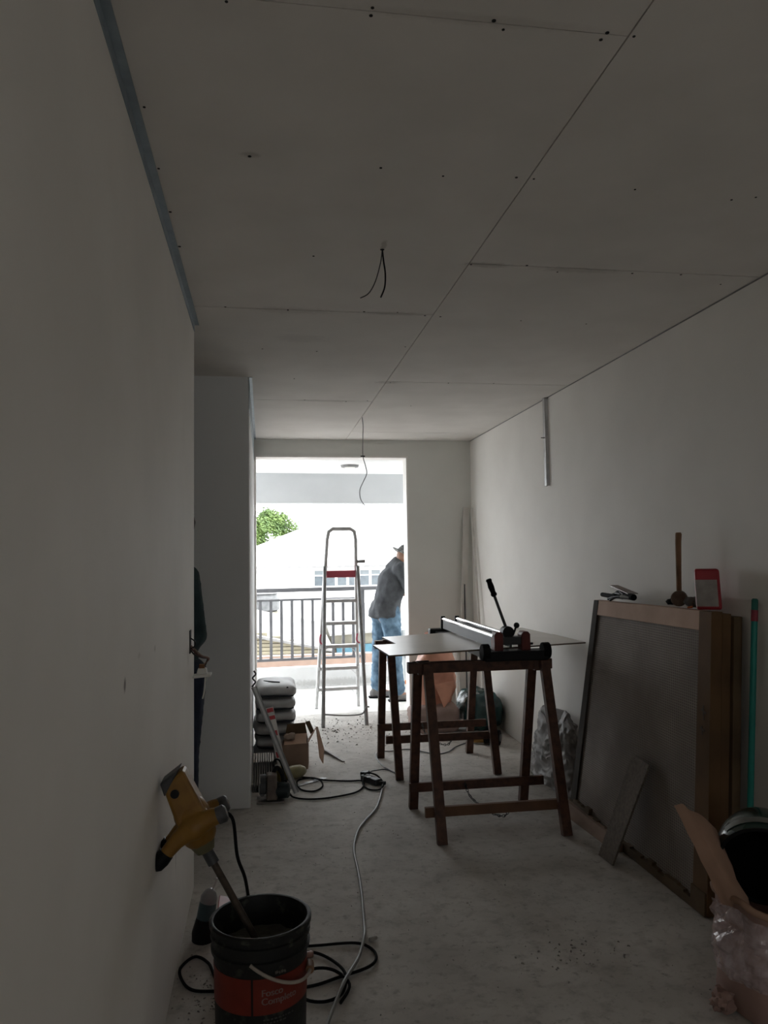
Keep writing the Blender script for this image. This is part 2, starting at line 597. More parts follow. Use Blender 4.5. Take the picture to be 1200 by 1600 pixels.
struct(MB().hexa([(-2.5, ry(-2.5), 0), (2.4, ry(2.4), 0), (2.4, ry(2.4) + 0.11, 0), (-2.5, ry(-2.5) + 0.11, 0),
                  (-2.5, ry(-2.5), 0.245), (2.4, ry(2.4), 0.245), (2.4, ry(2.4) + 0.11, 0.245), (-2.5, ry(-2.5) + 0.11, 0.245)]),
       'trim_8', M_CURB)
# ================================================================== balcony things
rail = thing('balcony_railing', (0.5, ry(0.5), 0.245), 'dark grey metal railing with vertical bars on the balcony curb', 'railing')
M_RAIL = mat('dark_rail_paint', (0.13, 0.13, 0.137), (0.11, 0.11, 0.117), 0.5)
D_ = 0.055
def rp(x, z):
    return (x, ry(x) + D_, z)
MB().obox(rp(-1.6, 1.125), rp(2.38, 1.125), 0.05, 0.045).build('top_rail', M_RAIL, rail)
MB().obox(rp(-1.6, 1.012), rp(1.16, 1.012), 0.03, 0.025).build('middle_rail', M_RAIL, rail)
MB().obox(rp(-1.6, 0.335), rp(1.16, 0.335), 0.03, 0.03).build('bottom_rail', M_RAIL, rail)
MB().obox(rp(1.16, 0.245), rp(1.16, 1.103), 0.045, 0.03, up=(0, 1, 0)).build('post', M_RAIL, rail)
MB().obox(rp(-1.55, 0.245), rp(-1.55, 1.103), 0.045, 0.03, up=(0, 1, 0)).build('post', M_RAIL, rail)
for i in range(22):
    x = 1.045 - 0.1195 * i
    if x > -1.52:
        MB().obox(rp(x, 0.35), rp(x, 1.0), 0.032, 0.024, up=(0, 1, 0)).build('bar', M_RAIL, rail)

lamp = thing('ceiling_lamp', (0.917, 8.09, 2.47), 'round white flush ceiling lamp of the balcony, switched off', 'lamp')
MB().lathe([(0.070, -0.026), (0.090, -0.022), (0.098, 0.0)], 28, Matrix.Translation((0.917, 8.09, 2.47))).build('rim', mat('lamp_grey', (0.22, 0.22, 0.215)), lamp, smooth=True)
MB().lathe([(0.01, -0.035), (0.05, -0.030), (0.074, -0.018)], 28, Matrix.Translation((0.917, 8.09, 2.47)), cap1=False).build('diffuser', M_WHITE, lamp, smooth=True)

# ------------------------------------------------------------------ stepladder
lad = thing('stepladder', (0.72, 7.3, 0), 'tall aluminium stepladder with red top step in the balcony doorway', 'ladder')
FL, FR = Vector((0.516, 7.75, 0)), Vector((0.942, 7.785, 0))
TL, TR = Vector((0.607, 7.30, 1.72)), Vector((0.874, 7.30, 1.72))
arch = [FL, FL.lerp(TL, 0.5), FL.lerp(TL, 0.96)]
top = [TL + Vector((0.012, -0.01, 0.02)), TL + Vector((0.05, -0.012, 0.045)), TR + Vector((-0.05, -0.012, 0.045)), TR + Vector((-0.012, -0.01, 0.02))]
MB().tube([FL, FL.lerp(TL, 0.5), FL.lerp(TL, 0.97)] + top + [TR.lerp(FR, 0.03), TR.lerp(FR, 0.5), FR], 0.0185, 10).build('front_frame', M_ALU, lad, smooth=True)
HL, HR = FL.lerp(TL, 0.80), FR.lerp(TR, 0.80)
BL, BR = Vector((0.518, 6.874, 0)), Vector((0.907, 6.892, 0))
MB().tube([BL, HL + Vector((-0.005, -0.03, 0.03))], 0.0175, 8).build('rear_leg', M_ALU_D, lad, smooth=True)
MB().tube([BR, HR + Vector((0.012, -0.03, 0.03))], 0.0175, 8).build('rear_leg', M_ALU_D, lad, smooth=True)
for z in (0.195, 0.405, 0.625, 0.855, 1.075):
    t = z / 1.72
    a, b = FL.lerp(TL, t), FR.lerp(TR, t)
    st = MB().obox(a, b, 0.08, 0.032).build('step', M_ALU, lad, bevel=0.003)
    if z < 0.7:
        for p, q, sg in ((a, b, 1), (b, a, -1)):
            br_ = MB()
            d = (q - p).normalized()
            lo = (FL if sg == 1 else FR).lerp(TL if sg == 1 else TR, max(0.0, (z - 0.085) / 1.72))
            br_.obox(lo, p + d * 0.085, 0.012, 0.004)
            br_.build('brace', M_ALU, st)
t = 1.335 / 1.72
MB().obox(FL.lerp(TL, t) + Vector((0.012, 0, 0)), FR.lerp(TR, t) - Vector((0.012, 0, 0)), 0.10, 0.065).build('top_step', mat('faded_red', (0.55, 0.10, 0.14), (0.46, 0.08, 0.11)), lad, bevel=0.004)
MB().obox(HR + Vector((0.01, -0.02, 0.075)), HR + Vector((0.085, -0.02, 0.078)), 0.05, 0.03).build('spreader', M_ALU_D, lad)
for P, Q in ((FL, TL), (FR, TR)):
    p = P.lerp(Q, 0.40)
    MB().tube(crom([p + Vector((0.0, -0.03, 0.06)), p + Vector((-0.01, -0.035, 0.0)), p + Vector((0.012, -0.035, -0.03)), p + Vector((0.05, -0.04, -0.015))], 5), 0.008, 6).build('red_hook', mat('pink_red', (0.45, 0.07, 0.12)), lad, smooth=True)
MB().tube(crom([BL + Vector((0.005, 0.03, 0.11)), (0.66, 6.93, 0.09), (0.80, 6.93, 0.085), BR + Vector((-0.03, 0.03, 0.10)), BR + Vector((0.0, 0.03, 0.15)), BR + Vector((0.03, 0.03, 0.155))], 6), 0.008, 6).build('rope', M_ALU_D, lad, smooth=True)

# ------------------------------------------------------------------ people
M_SKIN = mat('skin', (0.28, 0.15, 0.10), (0.22, 0.12, 0.08), 0.55)
M_HAIR = mat('dark_hair', (0.02, 0.016, 0.014), None, 0.7)
M_TEE = mat('charcoal_cotton', (0.062, 0.066, 0.072), (0.035, 0.038, 0.043), 0.9, scale=12, bump=0.25, bscale=18)
M_JEAN = mat('blue_denim', (0.13, 0.21, 0.29), (0.05, 0.09, 0.135), 0.9, scale=14, bump=0.3, bscale=22)
M_SHOE = mat('grey_suede', (0.16, 0.155, 0.15), (0.11, 0.105, 0.10), 0.8)
M_CAP = mat('grey_camouflage', (0.20, 0.20, 0.195), (0.07, 0.07, 0.07), 0.85, scale=30, lo=0.45, hi=0.55)
M_TEAL = mat('dark_teal_cotton', (0.035, 0.062, 0.068), (0.024, 0.045, 0.05), 0.9, scale=12, bump=0.2)
M_NAVY = mat('dark_navy_denim', (0.022, 0.032, 0.06), (0.014, 0.02, 0.04), 0.9, scale=14, bump=0.2)


def folds(o, amp, fr, shear):
    """creases pushed into a garment"""
    nrm = [v.normal.copy() for v in o.data.vertices]
    for v, nv in zip(o.data.vertices, nrm):
        c = v.co.copy()
        q = Vector((c.x * fr[0], c.y * fr[1], (c.z + shear * (c.x - c.y)) * fr[2]))
        w = 0.6 - 2.0 * abs(noise.noise(q)) + 0.5 * noise.noise(q * 2.3)
        v.co = c + nv * amp * w * 0.5
    return o


def hand(mb, wrist, d, side, curl):
    """palm, four bent fingers of different lengths and a thumb from the side of the palm"""
    d = Vector(d).normalized()
    s = Vector(side).normalized()
    c = d.cross(s).normalized() * curl
    w = Vector(wrist)
    for k in range(4):
        o_ = s * (k - 1.5) * 0.021
        mb.chain([w, w + d * 0.05 + o_ * 0.8, w + d * 0.09 + o_], [0.019, 0.016, 0.0135], 3)
        L_ = (0.066, 0.078, 0.072, 0.056)[k]
        b0 = w + d * 0.09 + o_
        b1 = b0 + d * L_ * 0.5 + c * 0.012
        b2 = b1 + d * L_ * 0.32 + c * 0.03
        mb.chain([b0, b1, b2], [0.0105, 0.0095, 0.008], 4)
    t0 = w + d * 0.03 - s * 0.03
    t1 = t0 + d * 0.032 - s * 0.026 + c * 0.012
    t2 = t1 + d * 0.032 - s * 0.006 + c * 0.014
    mb.chain([t0, t1, t2], [0.014, 0.0115, 0.009], 4)


def head(mb, c, f):
    """head with brow, nose, chin and ears; f is the way the face looks"""
    c, f = Vector(c), Vector(f).normalized()
    s = f.cross(Vector((0, 0, 1))).normalized()
    u = s.cross(f)
    q = Matrix((s, f, u)).transposed()
    mb.ell(c + u * 0.02, (0.076, 0.096, 0.10), q)
    mb.ell(c + f * 0.022 - u * 0.055, (0.058, 0.066, 0.066), q)
    mb.ell(c + f * 0.066 - u * 0.098, (0.026, 0.024, 0.022), q)
    mb.ell(c + f * 0.096 - u * 0.02, (0.013, 0.020, 0.020), q)
    mb.ell(c + f * 0.084 + u * 0.022, (0.055, 0.014, 0.012), q)
    mb.ell(c + f * 0.080 - u * 0.064, (0.026, 0.014, 0.010), q)
    for sg in (-1, 1):
        mb.ell(c + s * sg * 0.078 - f * 0.008 - u * 0.01, (0.010, 0.020, 0.032), q)
    return s, f, u, q


# worker on the balcony, bent forward over his work, seen from behind
p1 = thing('person', (1.28, 8.07, 0), 'person in grey T-shirt, faded jeans and cap, stooping on the balcony', 'person')
AL, AR = Vector((1.205, 8.20, 0.09)), Vector((1.375, 7.95, 0.09))
KL, KR = Vector((1.225, 8.19, 0.49)), Vector((1.345, 7.97, 0.49))
PL, PR = Vector((1.255, 8.15, 0.88)), Vector((1.315, 7.99, 0.88))
WA, CH = Vector((1.30, 8.07, 1.02)), Vector((1.355, 8.07, 1.24))
SL, SR = Vector((1.40, 8.25, 1.37)), Vector((1.43, 7.90, 1.36))
NK, HD = Vector((1.43, 8.06, 1.41)), Vector((1.48, 8.04, 1.485))
EL, ER = Vector((1.53, 8.30, 1.10)), Vector((1.53, 7.88, 1.10))
HL_, HR_ = Vector((1.72, 8.18, 1.05)), Vector((1.72, 7.98, 1.03))
b = MB()
b.chain([AL, KL, PL], [0.048, 0.062, 0.088])
b.chain([AR, KR, PR], [0.048, 0.062, 0.088])
b.chain([PL, PR], [0.08, 0.08])
b.chain([(PL + PR) / 2, WA, CH], [0.10, 0.115, 0.135])
b.chain([SL, CH + Vector((0.03, 0, 0.09)), SR], [0.058, 0.10, 0.058])
b.chain([CH + Vector((0.05, 0, 0.1)), NK, HD], [0.09, 0.062, 0.06])
for S_, E_, H_ in ((SL, EL, HL_), (SR, ER, HR_)):
    b.chain([S_, E_, H_], [0.053, 0.042, 0.03])
hand(b, HL_, (1, -0.3, -0.2), (0, 1, 0.1), 1)
hand(b, HR_, (1, 0.2, -0.2), (0, -1, 0.1), -1)
s_, f_, u_, q_ = head(b, HD, (0.85, 0.12, -0.5))
for A_ in (AL, AR):
    b.chain([A_ - Vector((0.02, 0, 0.02)), A_ + Vector((0.15, 0.0, -0.055))], [0.045, 0.03])
body = remesh(b.build('body', M_SKIN, p1), 0.0085, 3)
for sg in (-1, 1):
    fc = MB()
    fc.ell(HD + s_ * sg * 0.032 + f_ * 0.088 + u_ * 0.004, 0.010, seg=8, ring=6)
    fc.build('eye', M_BLACK, body, smooth=True)
b = MB()
b.chain([(PL + PR) / 2 + Vector((0, 0, 0.05)), WA, CH], [(0.150, 0.165, 0.11), (0.15, 0.17, 0.13), (0.158, 0.185, 0.14)], 7)
b.chain([CH, CH + Vector((0.04, 0, 0.10))], [(0.15, 0.185, 0.12), (0.12, 0.17, 0.09)])
b.chain([SL + Vector((-0.01, 0, -0.005)), CH + Vector((0.03, 0, 0.12)), SR + Vector((-0.01, 0, -0.005))], [0.078, 0.105, 0.078], 7)
b.chain([CH + Vector((0.06, 0, 0.12)), NK + Vector((-0.015, 0, 0.012))], [0.11, 0.078])
for S_, E_ in ((SL, EL), (SR, ER)):
    b.chain([S_, S_.lerp(E_, 0.8)], [0.076, 0.070], 6)
b.chain([WA + Vector((-0.02, 0, -0.02)), WA + Vector((-0.035, 0, -0.09)), WA + Vector((-0.035, 0, -0.14))], [(0.155, 0.18, 0.06), (0.168, 0.20, 0.05), (0.172, 0.205, 0.04)], 6)
tee = folds(remesh(b.build('shirt', M_TEE, p1), 0.011, 3), 0.018, (9, 9, 5), 0.7)
b = MB()
b.chain([PL + Vector((-0.015, 0, 0.08)), PR + Vector((-0.015, 0, 0.08))], [(0.112, 0.09, 0.09), (0.112, 0.09, 0.09)])
b.chain([PL, KL, AL + Vector((0, 0, 0.03))], [(0.115, 0.098, 0.1), 0.083, 0.072], 8)
b.chain([PR, KR, AR + Vector((0, 0, 0.03))], [(0.115, 0.098, 0.1), 0.083, 0.072], 8)
for A_ in (AL, AR):
    for dz in (0.045, 0.10):
        b.ell(A_ + Vector((0.0, 0, dz)), (0.079, 0.079, 0.022))
for P_ in (PL, PR):
    b.ell(P_ + Vector((-0.045, 0, -0.02)), (0.078, 0.082, 0.09))
jn = folds(remesh(b.build('jeans', M_JEAN, p1), 0.010, 2), 0.014, (8, 8, 12), 0.3)
for A_ in (AL, AR):
    b = MB()
    b.chain([A_ + Vector((-0.05, 0, -0.045)), A_ + Vector((0.06, 0.0, -0.05)), A_ + Vector((0.16, 0.0, -0.06))], [(0.045, 0.045, 0.045), (0.06, 0.048, 0.04), (0.05, 0.045, 0.03)], 5)
    b.ell(A_ + Vector((-0.01, 0, 0.0)), (0.06, 0.055, 0.06))
    sh = remesh(b.build('shoe', M_SHOE, p1), 0.009, 2)
    MB().box(A_ + Vector((-0.10, -0.046, -0.09)), A_ + Vector((0.21, 0.046, -0.075))).build('sole', M_BLACKR, sh, bevel=0.005)
cp = MB()
cp.lathe([(0.100, -0.02), (0.103, 0.02), (0.09, 0.065), (0.055, 0.098), (0.01, 0.108)], 24, Matrix.Translation(HD + u_ * 0.035) @ Matrix((s_, f_, u_)).transposed().to_4x4(), cap0=False).build('cap', M_CAP, p1, smooth=True)
bl = MB()
o_ = HD + u_ * 0.022
pts_ = []
for k in range(9):
    a_ = math.pi * k / 8
    pts_.append(o_ - f_ * (0.075 + 0.085 * math.sin(a_)) + s_ * math.cos(a_) * 0.085 + u_ * 0.01 * math.sin(a_))
bl.prism(pts_, u_ * 0.006)
bl.build('cap_brim', M_CAP, p1)

# helper standing in the side passage, mostly hidden by the end of the left wall
p2 = thing('person', (-0.52, 4.22, 0), 'person in dark teal shirt standing in the passage behind the left wall', 'person')
b = MB()
X2 = -0.575
for sg in (-1, 1):
    b.chain([(X2 + sg * 0.10 + (0.05 if sg > 0 else 0), 4.22, 0.09), (X2 + sg * 0.10 + (0.05 if sg > 0 else 0), 4.20, 0.49), (X2 + sg * 0.09 + (0.05 if sg > 0 else 0), 4.22, 0.88)], [0.048, 0.062, 0.088])
    b.chain([(X2 + sg * 0.10 + (0.05 if sg > 0 else 0), 4.24, 0.06), (X2 + sg * 0.11 + (0.05 if sg > 0 else 0), 4.10, 0.035)], [0.045, 0.03])
    b.chain([(X2 + sg * 0.175, 4.24, 1.40), (X2 + sg * 0.215, 4.27, 1.11), (X2 + sg * 0.13, 4.06, 0.98)], [0.055, 0.043, 0.03])
    hand(b, (X2 + sg * 0.13, 4.06, 0.98), (-sg * 0.5, -0.8, 0), (0, 0, 1), sg)
b.chain([(X2, 4.22, 0.92), (X2, 4.21, 1.1), (X2, 4.22, 1.3)], [(0.16, 0.11, 0.12), (0.155, 0.11, 0.12), (0.17, 0.12, 0.12)], 6)
b.chain([(X2 - 0.17, 4.24, 1.41), (X2, 4.23, 1.42), (X2 + 0.17, 4.24, 1.41)], [0.055, 0.075, 0.055])
b.chain([(X2, 4.23, 1.40), (X2 + 0.06, 4.22, 1.52), (X2 + 0.10, 4.20, 1.60)], [0.06, 0.056, 0.06])
s_, f_, u_, q_ = head(b, (X2 + 0.135, 4.18, 1.655), (0.5, -0.9, 0.0))
hd2 = Vector((X2 + 0.135, 4.18, 1.655))
b2 = remesh(b.build('body', M_SKIN, p2), 0.0095, 3)
MB().lathe([(0.088, 0.0), (0.095, 0.04), (0.082, 0.09), (0.045, 0.122), (0.01, 0.13)], 20, Matrix.Translation(hd2 - f_ * 0.014) @ Matrix((s_, f_, u_)).transposed().to_4x4(), cap0=False).build('hair', M_HAIR, p2, smooth=True)
b = MB()
b.chain([(X2 + 0.04, 4.22, 0.86), (X2 + 0.02, 4.21, 1.1), (X2, 4.22, 1.32)], [(0.225, 0.145, 0.06), (0.20, 0.135, 0.10), (0.19, 0.14, 0.11)], 8)
b.chain([(X2 - 0.165, 4.24, 1.405), (X2, 4.23, 1.41), (X2 + 0.165, 4.24, 1.405)], [0.072, 0.09, 0.072], 6)
for sg in (-1, 1):
    b.chain([(X2 + sg * 0.175, 4.24, 1.40), (X2 + sg * 0.218, 4.27, 1.09), (X2 + sg * 0.15, 4.10, 1.0)], [0.070, 0.062, 0.05], 8)
remesh(b.build('shirt', M_TEAL, p2), 0.012, 3)
b = MB()
for sg in (-1, 1):
    xo = 0.05 if sg > 0 else 0.0
    b.chain([(X2 + sg * 0.09 + xo * 1.6, 4.22, 0.90), (X2 + sg * 0.10 + xo, 4.20, 0.49), (X2 + sg * 0.105 + xo, 4.22, 0.10)], [(0.115, 0.125, 0.09), 0.095, 0.08], 8)
remesh(b.build('trousers', M_NAVY, p2), 0.012, 3)
for sg in (-1, 1):
    b = MB()
    xo = 0.05 if sg > 0 else 0.0
    b.chain([(X2 + sg * 0.10 + xo, 4.27, 0.05), (X2 + sg * 0.105 + xo, 4.17, 0.045), (X2 + sg * 0.11 + xo, 4.06, 0.038)], [0.047, (0.048, 0.06, 0.045), (0.045, 0.05, 0.036)], 5)
    remesh(b.build('shoe', M_SHOE, p2), 0.01, 2)

# ------------------------------------------------------------------ white pack beside the worker
pk = thing('cement_pack', (1.62, 8.25, 0), 'white paper pack with orange print standing beside the worker', 'sack')
M_WPAP = mat('white_paper', (0.78, 0.78, 0.76), (0.70, 0.70, 0.69), 0.6)
MB().hexa([(1.47, 8.08, 0.0), (1.80, 8.08, 0.0), (1.80, 8.42, 0.0), (1.47, 8.42, 0.0), (1.445, 8.06, 0.72), (1.83, 8.06, 0.72), (1.83, 8.44, 0.72), (1.445, 8.44, 0.72)]).build('bag', M_WPAP, pk, bevel=0.02)
MB().box((1.475, 8.068, 0.15), (1.56, 8.080, 0.19)).build('orange_print', mat('orange_ink', (0.75, 0.25, 0.06)), pk)
MB().box((1.475, 8.060, 0.42), (1.54, 8.072, 0.54)).build('grey_print', mat('grey_ink', (0.35, 0.36, 0.37)), pk)

# ================================================================== sawhorses
def make_sawhorse(loc, label, rail_z, front_m):
    x0, y0 = loc
    r = thing('sawhorse', (x0, y0, 0), label, 'sawhorse')
    MB().box((x0 - 0.44, y0 - 0.030, 0.842), (x0 + 0.40, y0 + 0.030, 0.90)).build('top_beam', M_WOOD, r, bevel=0.003)
    for xo in (-0.345, 0.335):
        for sg in (-1, 1):
            MB().obox((x0 + xo + (0.018 if sg < 0 else -0.018), y0 + sg * 0.30, 0.0), (x0 + xo - 0.01 + (0.018 if sg < 0 else -0.018), y0 + sg * 0.052, 0.893), 0.052, 0.04, up=(0, 1, 0)).build('leg', M_WOOD, r, bevel=0.002)
        MB().box((x0 + xo - 0.04, y0 - 0.033, 0.835), (x0 + xo + 0.03, y0 + 0.033, 0.905)).build('joint_block', M_WOOD, r)
    for sg in (-1, 1):
        t = rail_z / 0.893
        yy = y0 + sg * (0.30 + (0.052 - 0.30) * t) + (0.038 if sg < 0 else -0.038)
        MB().box((x0 - 0.40, yy - 0.013, rail_z - 0.026), (x0 + 0.40 + (0.02 if sg > 0 else -0.03), yy + 0.013, rail_z + 0.026)).build('stretcher', front_m if sg < 0 else M_WOOD, r, bevel=0.002)
    # chain of steel links slung between the two stretchers
    ya = y0 - (0.30 - 0.248 * rail_z / 0.893) + 0.052
    yb = y0 + (0.30 - 0.248 * rail_z / 0.893) - 0.052
    path = crom([(x0 - 0.07, yb, rail_z + 0.015), (x0 - 0.06, yb - 0.1, rail_z - 0.04), (x0 + 0.0, y0 - 0.05, rail_z - 0.075), (x0 + 0.05, ya + 0.03, rail_z - 0.06), (x0 + 0.075, ya, rail_z + 0.015)], 12)
    acc, nxt, k, c = 0.0, 0.0, 0, MB()
    for a, b_ in zip(path, path[1:]):
        acc += (b_ - a).length
        if acc >= nxt:
            d = (b_ - a).normalized()
            s = d.cross(Vector((0, 0, 1))).normalized()
            n_ = s if k % 2 else s.cross(d)
            c.tube([a + d * math.cos(q) * 0.014 + n_ * math.sin(q) * 0.007 for q in [2 * math.pi * i / 8 for i in range(8)]], 0.0022, 5, closed=True)
            nxt += 0.021
            k += 1
    c.build('chain', mat('dark_steel', (0.08, 0.08, 0.08), None, 0.5, 0.7), r, smooth=True)
    return r


make_sawhorse((1.24, 4.29), 'dark wooden sawhorse carrying the handle end of the tile cutter', 0.145, mat('mid_brown_wood', (0.17, 0.085, 0.045), (0.11, 0.055, 0.03), 0.65))
make_sawhorse((1.225, 5.47), 'dark wooden sawhorse nearer the balcony, under the far end of the tile cutter', 0.245, M_WOOD)

# large porcelain tiles lying over the cutter
M_TILE = mat('beige_porcelain', (0.56, 0.52, 0.475), (0.50, 0.465, 0.42), 0.32, scale=4, spec=0.6)
M_TEDGE = mat('tile_edge', (0.16, 0.12, 0.09), None, 0.8)
def slab(name, quad, z, th, label):
    r = thing(name, (quad[0][0], quad[0][1], z), label, 'tile')
    MB().prism([(x, y, z) for x, y in quad], (0, 0, th)).build('body', M_TEDGE, r)
    cx = sum(q[0] for q in quad) / 4
    cy = sum(q[1] for q in quad) / 4
    MB().prism([(cx + (x - cx) * 0.998, cy + (y - cy) * 0.998, z + th) for x, y in quad], (0, 0, 0.0012)).build('glazed_face', M_TILE, r)
    return r
slab('floor_tile', [(0.677, 4.175), (1.945, 4.488), (1.93, 4.985), (0.661, 4.679)], 0.951, 0.008, 'wide pale tile under the cutter rails, overhanging the sawhorse towards the room')
slab('floor_tile', [(0.812, 4.722), (1.925, 4.99), (1.893, 5.51), (0.788, 5.15)], 0.949, 0.008, 'shorter pale tile lying on the cutter, its corner stepped back beside the wider tile')

# ------------------------------------------------------------------ manual tile cutter
tc = thing('tile_cutter', (1.36, 4.3, 0.90), 'manual tile cutter with twin chrome rails and long black lever', 'tile cutter')
MB().box((1.24, 4.33, 0.905), (1.50, 5.58, 0.946)).build('bed', M_DGREY, tc, bevel=0.003)
MB().box((1.225, 4.20, 0.90), (1.60, 4.33, 0.955)).build('front_foot', M_BLACK, tc, bevel=0.008)
MB().box((1.20, 5.52, 0.90), (1.55, 5.60, 0.965)).build('rear_foot', M_BLACK, tc, bevel=0.008)
for x in (1.236, 1.592):
    MB().cyl((x - 0.022, 4.235, 0.950), (x + 0.022, 4.235, 0.950), 0.047, 20).build('foot_wheel', M_BLACKR, tc, bevel=0.006)
MB().cyl((1.505, 4.26, 0.955), (1.505, 4.26, 0.985), 0.007, 10).build('stop_screw', M_BLACK, tc)
MB().cyl((1.505, 4.26, 0.985), (1.505, 4.26, 0.995), 0.022, 14).build('stop_knob', M_BLACK, tc)
for x in (1.30, 1.405):
    MB().cyl((x, 4.27, 1.036), (x, 5.53, 1.036), 0.0125, 14).build('guide_rail', M_CHROME, tc, smooth=True)
    MB().box((x - 0.006, 4.29, 0.968), (x + 0.006, 5.53, 1.026)).build('rail_web', M_DGREY, tc)
    MB().box((x - 0.016, 5.525, 0.955), (x + 0.016, 5.545, 1.055)).build('rail_bracket', M_BLACK, tc, bevel=0.003)
for x in (1.318, 1.478):
    MB().prism([(x - 0.026, 4.235, 0.955), (x + 0.026, 4.235, 0.955), (x + 0.026, 4.235, 1.045), (x + 0.014, 4.235, 1.060), (x - 0.014, 4.235, 1.060), (x - 0.026, 4.235, 1.045)], (0, 0.075, 0)).build('side_plate', M_REDM, tc, bevel=0.004)
MB().box((1.335, 4.25, 0.985), (1.462, 4.33, 1.03)).build('carriage', M_DGREY, tc, bevel=0.006)
MB().cyl((1.385, 4.265, 1.055), (1.385, 4.325, 1.055), 0.034, 16).build('pivot', M_BLACK, tc)
lv = MB().tube([(1.39, 4.295, 1.05), (1.312, 4.295, 1.272)], 0.0085, 10).build('lever', M_DGREY, tc, smooth=True)
hp = [(1.316, 4.295, 1.262), (1.312, 4.295, 1.272), (1.308, 4.295, 1.283), (1.296, 4.295, 1.316), (1.287, 4.295, 1.343), (1.2835, 4.295, 1.353), (1.281, 4.295, 1.360)]
MB().tube(hp, [0.014, 0.019, 0.015, 0.0185, 0.015, 0.018, 0.013], 12).build('grip', M_BLACKR, lv, smooth=True)
kn = MB().tube([(1.415, 4.285, 1.03), (1.437, 4.285, 1.085)], 0.006, 8).build('adjuster', M_BLACK, tc, smooth=True)
MB().ell((1.440, 4.285, 1.092), 0.017).build('adjuster_knob', M_BLACK, kn, smooth=True)
# ================================================================== tile packs leaning on the right wall
M_RIB = bpy.data.materials.new('ribbed_tile_back')
M_RIB.use_nodes = True
nt = M_RIB.node_tree
N, L = nt.nodes, nt.links
bs = N['Principled BSDF']
bs.inputs['Roughness'].default_value = 0.8
tcn = N.new('ShaderNodeTexCoord')
sep = N.new('ShaderNodeSeparateXYZ')
L.new(tcn.outputs['Object'], sep.inputs[0])
waves = []
for ax, fr in (('Y', 2 * math.pi / 0.017), ('Z', 2 * math.pi / 0.012)):
    mu = N.new('ShaderNodeMath'); mu.operation = 'MULTIPLY'; mu.inputs[1].default_value = fr
    L.new(sep.outputs[ax], mu.inputs[0])
    sn = N.new('ShaderNodeMath'); sn.operation = 'SINE'
    L.new(mu.outputs[0], sn.inputs[0])
    waves.append(sn)
mxm = N.new('ShaderNodeMath'); mxm.operation = 'MAXIMUM'
L.new(waves[0].outputs[0], mxm.inputs[0]); L.new(waves[1].outputs[0], mxm.inputs[1])
mr = N.new('ShaderNodeMapRange')
mr.inputs['From Min'].default_value = 0.3; mr.inputs['From Max'].default_value = 1.0
L.new(mxm.outputs[0], mr.inputs['Value'])
nz = N.new('ShaderNodeTexNoise'); nz.inputs['Scale'].default_value = 5; nz.inputs['Detail'].default_value = 6
L.new(tcn.outputs['Object'], nz.inputs['Vector'])
rp_ = N.new('ShaderNodeValToRGB')
rp_.color_ramp.elements[0].color = (0.21, 0.175, 0.145, 1); rp_.color_ramp.elements[1].color = (0.32, 0.28, 0.24, 1)
rp_.color_ramp.elements[0].position = 0.35; rp_.color_ramp.elements[1].position = 0.65
L.new(nz.outputs['Fac'], rp_.inputs['Fac'])
mx = N.new('ShaderNodeMix'); mx.data_type = 'RGBA'
L.new(mr.outputs[0], mx.inputs['Factor'])
mx.inputs['A'].default_value = (0.15, 0.12, 0.10, 1)
L.new(rp_.outputs['Color'], mx.inputs['B'])
L.new(mx.outputs['Result'], bs.inputs['Base Color'])
bp = N.new('ShaderNodeBump'); bp.inputs['Strength'].default_value = 0.6; bp.inputs['Distance'].default_value = 0.003
L.new(mr.outputs[0], bp.inputs['Height']); L.new(bp.outputs['Normal'], bs.inputs['Normal'])

# corners of the front pack's exposed face: near bottom, far bottom, far top, near top
NB, FB, FT, NT = Vector((1.791, 3.0, 0.004)), Vector((1.785, 4.41, 0.004)), Vector((1.895, 4.23, 1.226)), Vector((1.863, 3.0, 1.243))
def face(u, v, d=0.0):
    """u along the face from near to far, v up, d depth towards the wall"""
    p = NB.lerp(FB, u).lerp(NT.lerp(FT, u), v)
    return p + Vector((d, 0, 0))
def fslab(u0, u1, v0, v1, d0, d1):
    p = [face(u, v, d) for d in (d0, d1) for u, v in ((u0, v0), (u1, v0), (u1, v1), (u0, v1))]
    return MB().hexa(p)
tp = thing('tile_pack', (1.79, 3.6, 0), 'outermost pack of big tiles leaning on the right wall, ribbed backs showing', 'tile pack')
fslab(0.004, 0.996, 0.004, 0.996, 0.008, 0.040).build('tiles', M_RIB, tp)
fslab(0.0, 1.0, 0.935, 1.003, -0.001, 0.046).build('top_cap', M_CARD_L, tp, bevel=0.002)
M_CARD_E = mat('brown_end_card', (0.15, 0.082, 0.036), (0.10, 0.056, 0.026), 0.85, scale=6, bump=0.08)
fslab(-0.004, 0.075, 0.0, 1.003, -0.004, 0.047).build('end_cap', M_CARD_E, tp, bevel=0.002)
fslab(0.952, 1.004, 0.0, 1.003, -0.003, 0.046).build('end_cap', mat('blackened_card', (0.045, 0.036, 0.026), (0.03, 0.024, 0.018), 0.9), tp, bevel=0.002)
bm_ = MB()
for i in range(26):
    u0, u1 = i / 26, (i + 1) / 26
    h = 0.035 + 0.025 * noise.noise(Vector((i * 0.7, 3, 1))) + 0.02 * (i > 20) + 0.04 * (i < 2)
    p = [face(u, v, d) for d in (-0.012, 0.046) for u, v in ((u0, 0.0), (u1, 0.0), (u1, h), (u0, h))]
    bm_.hexa(p)
bm_.build('torn_bottom_flap', M_CARD_D, tp)
MB().hexa([Vector(p) for p in ((1.70, 4.40, 0.001), (1.80, 4.40, 0.001), (1.78, 3.72, 0.001), (1.735, 3.72, 0.001),
                               (1.755, 4.40, 0.05), (1.80, 4.40, 0.05), (1.78, 3.72, 0.045), (1.77, 3.72, 0.045))]).build('loose_flap', M_CARD, tp)
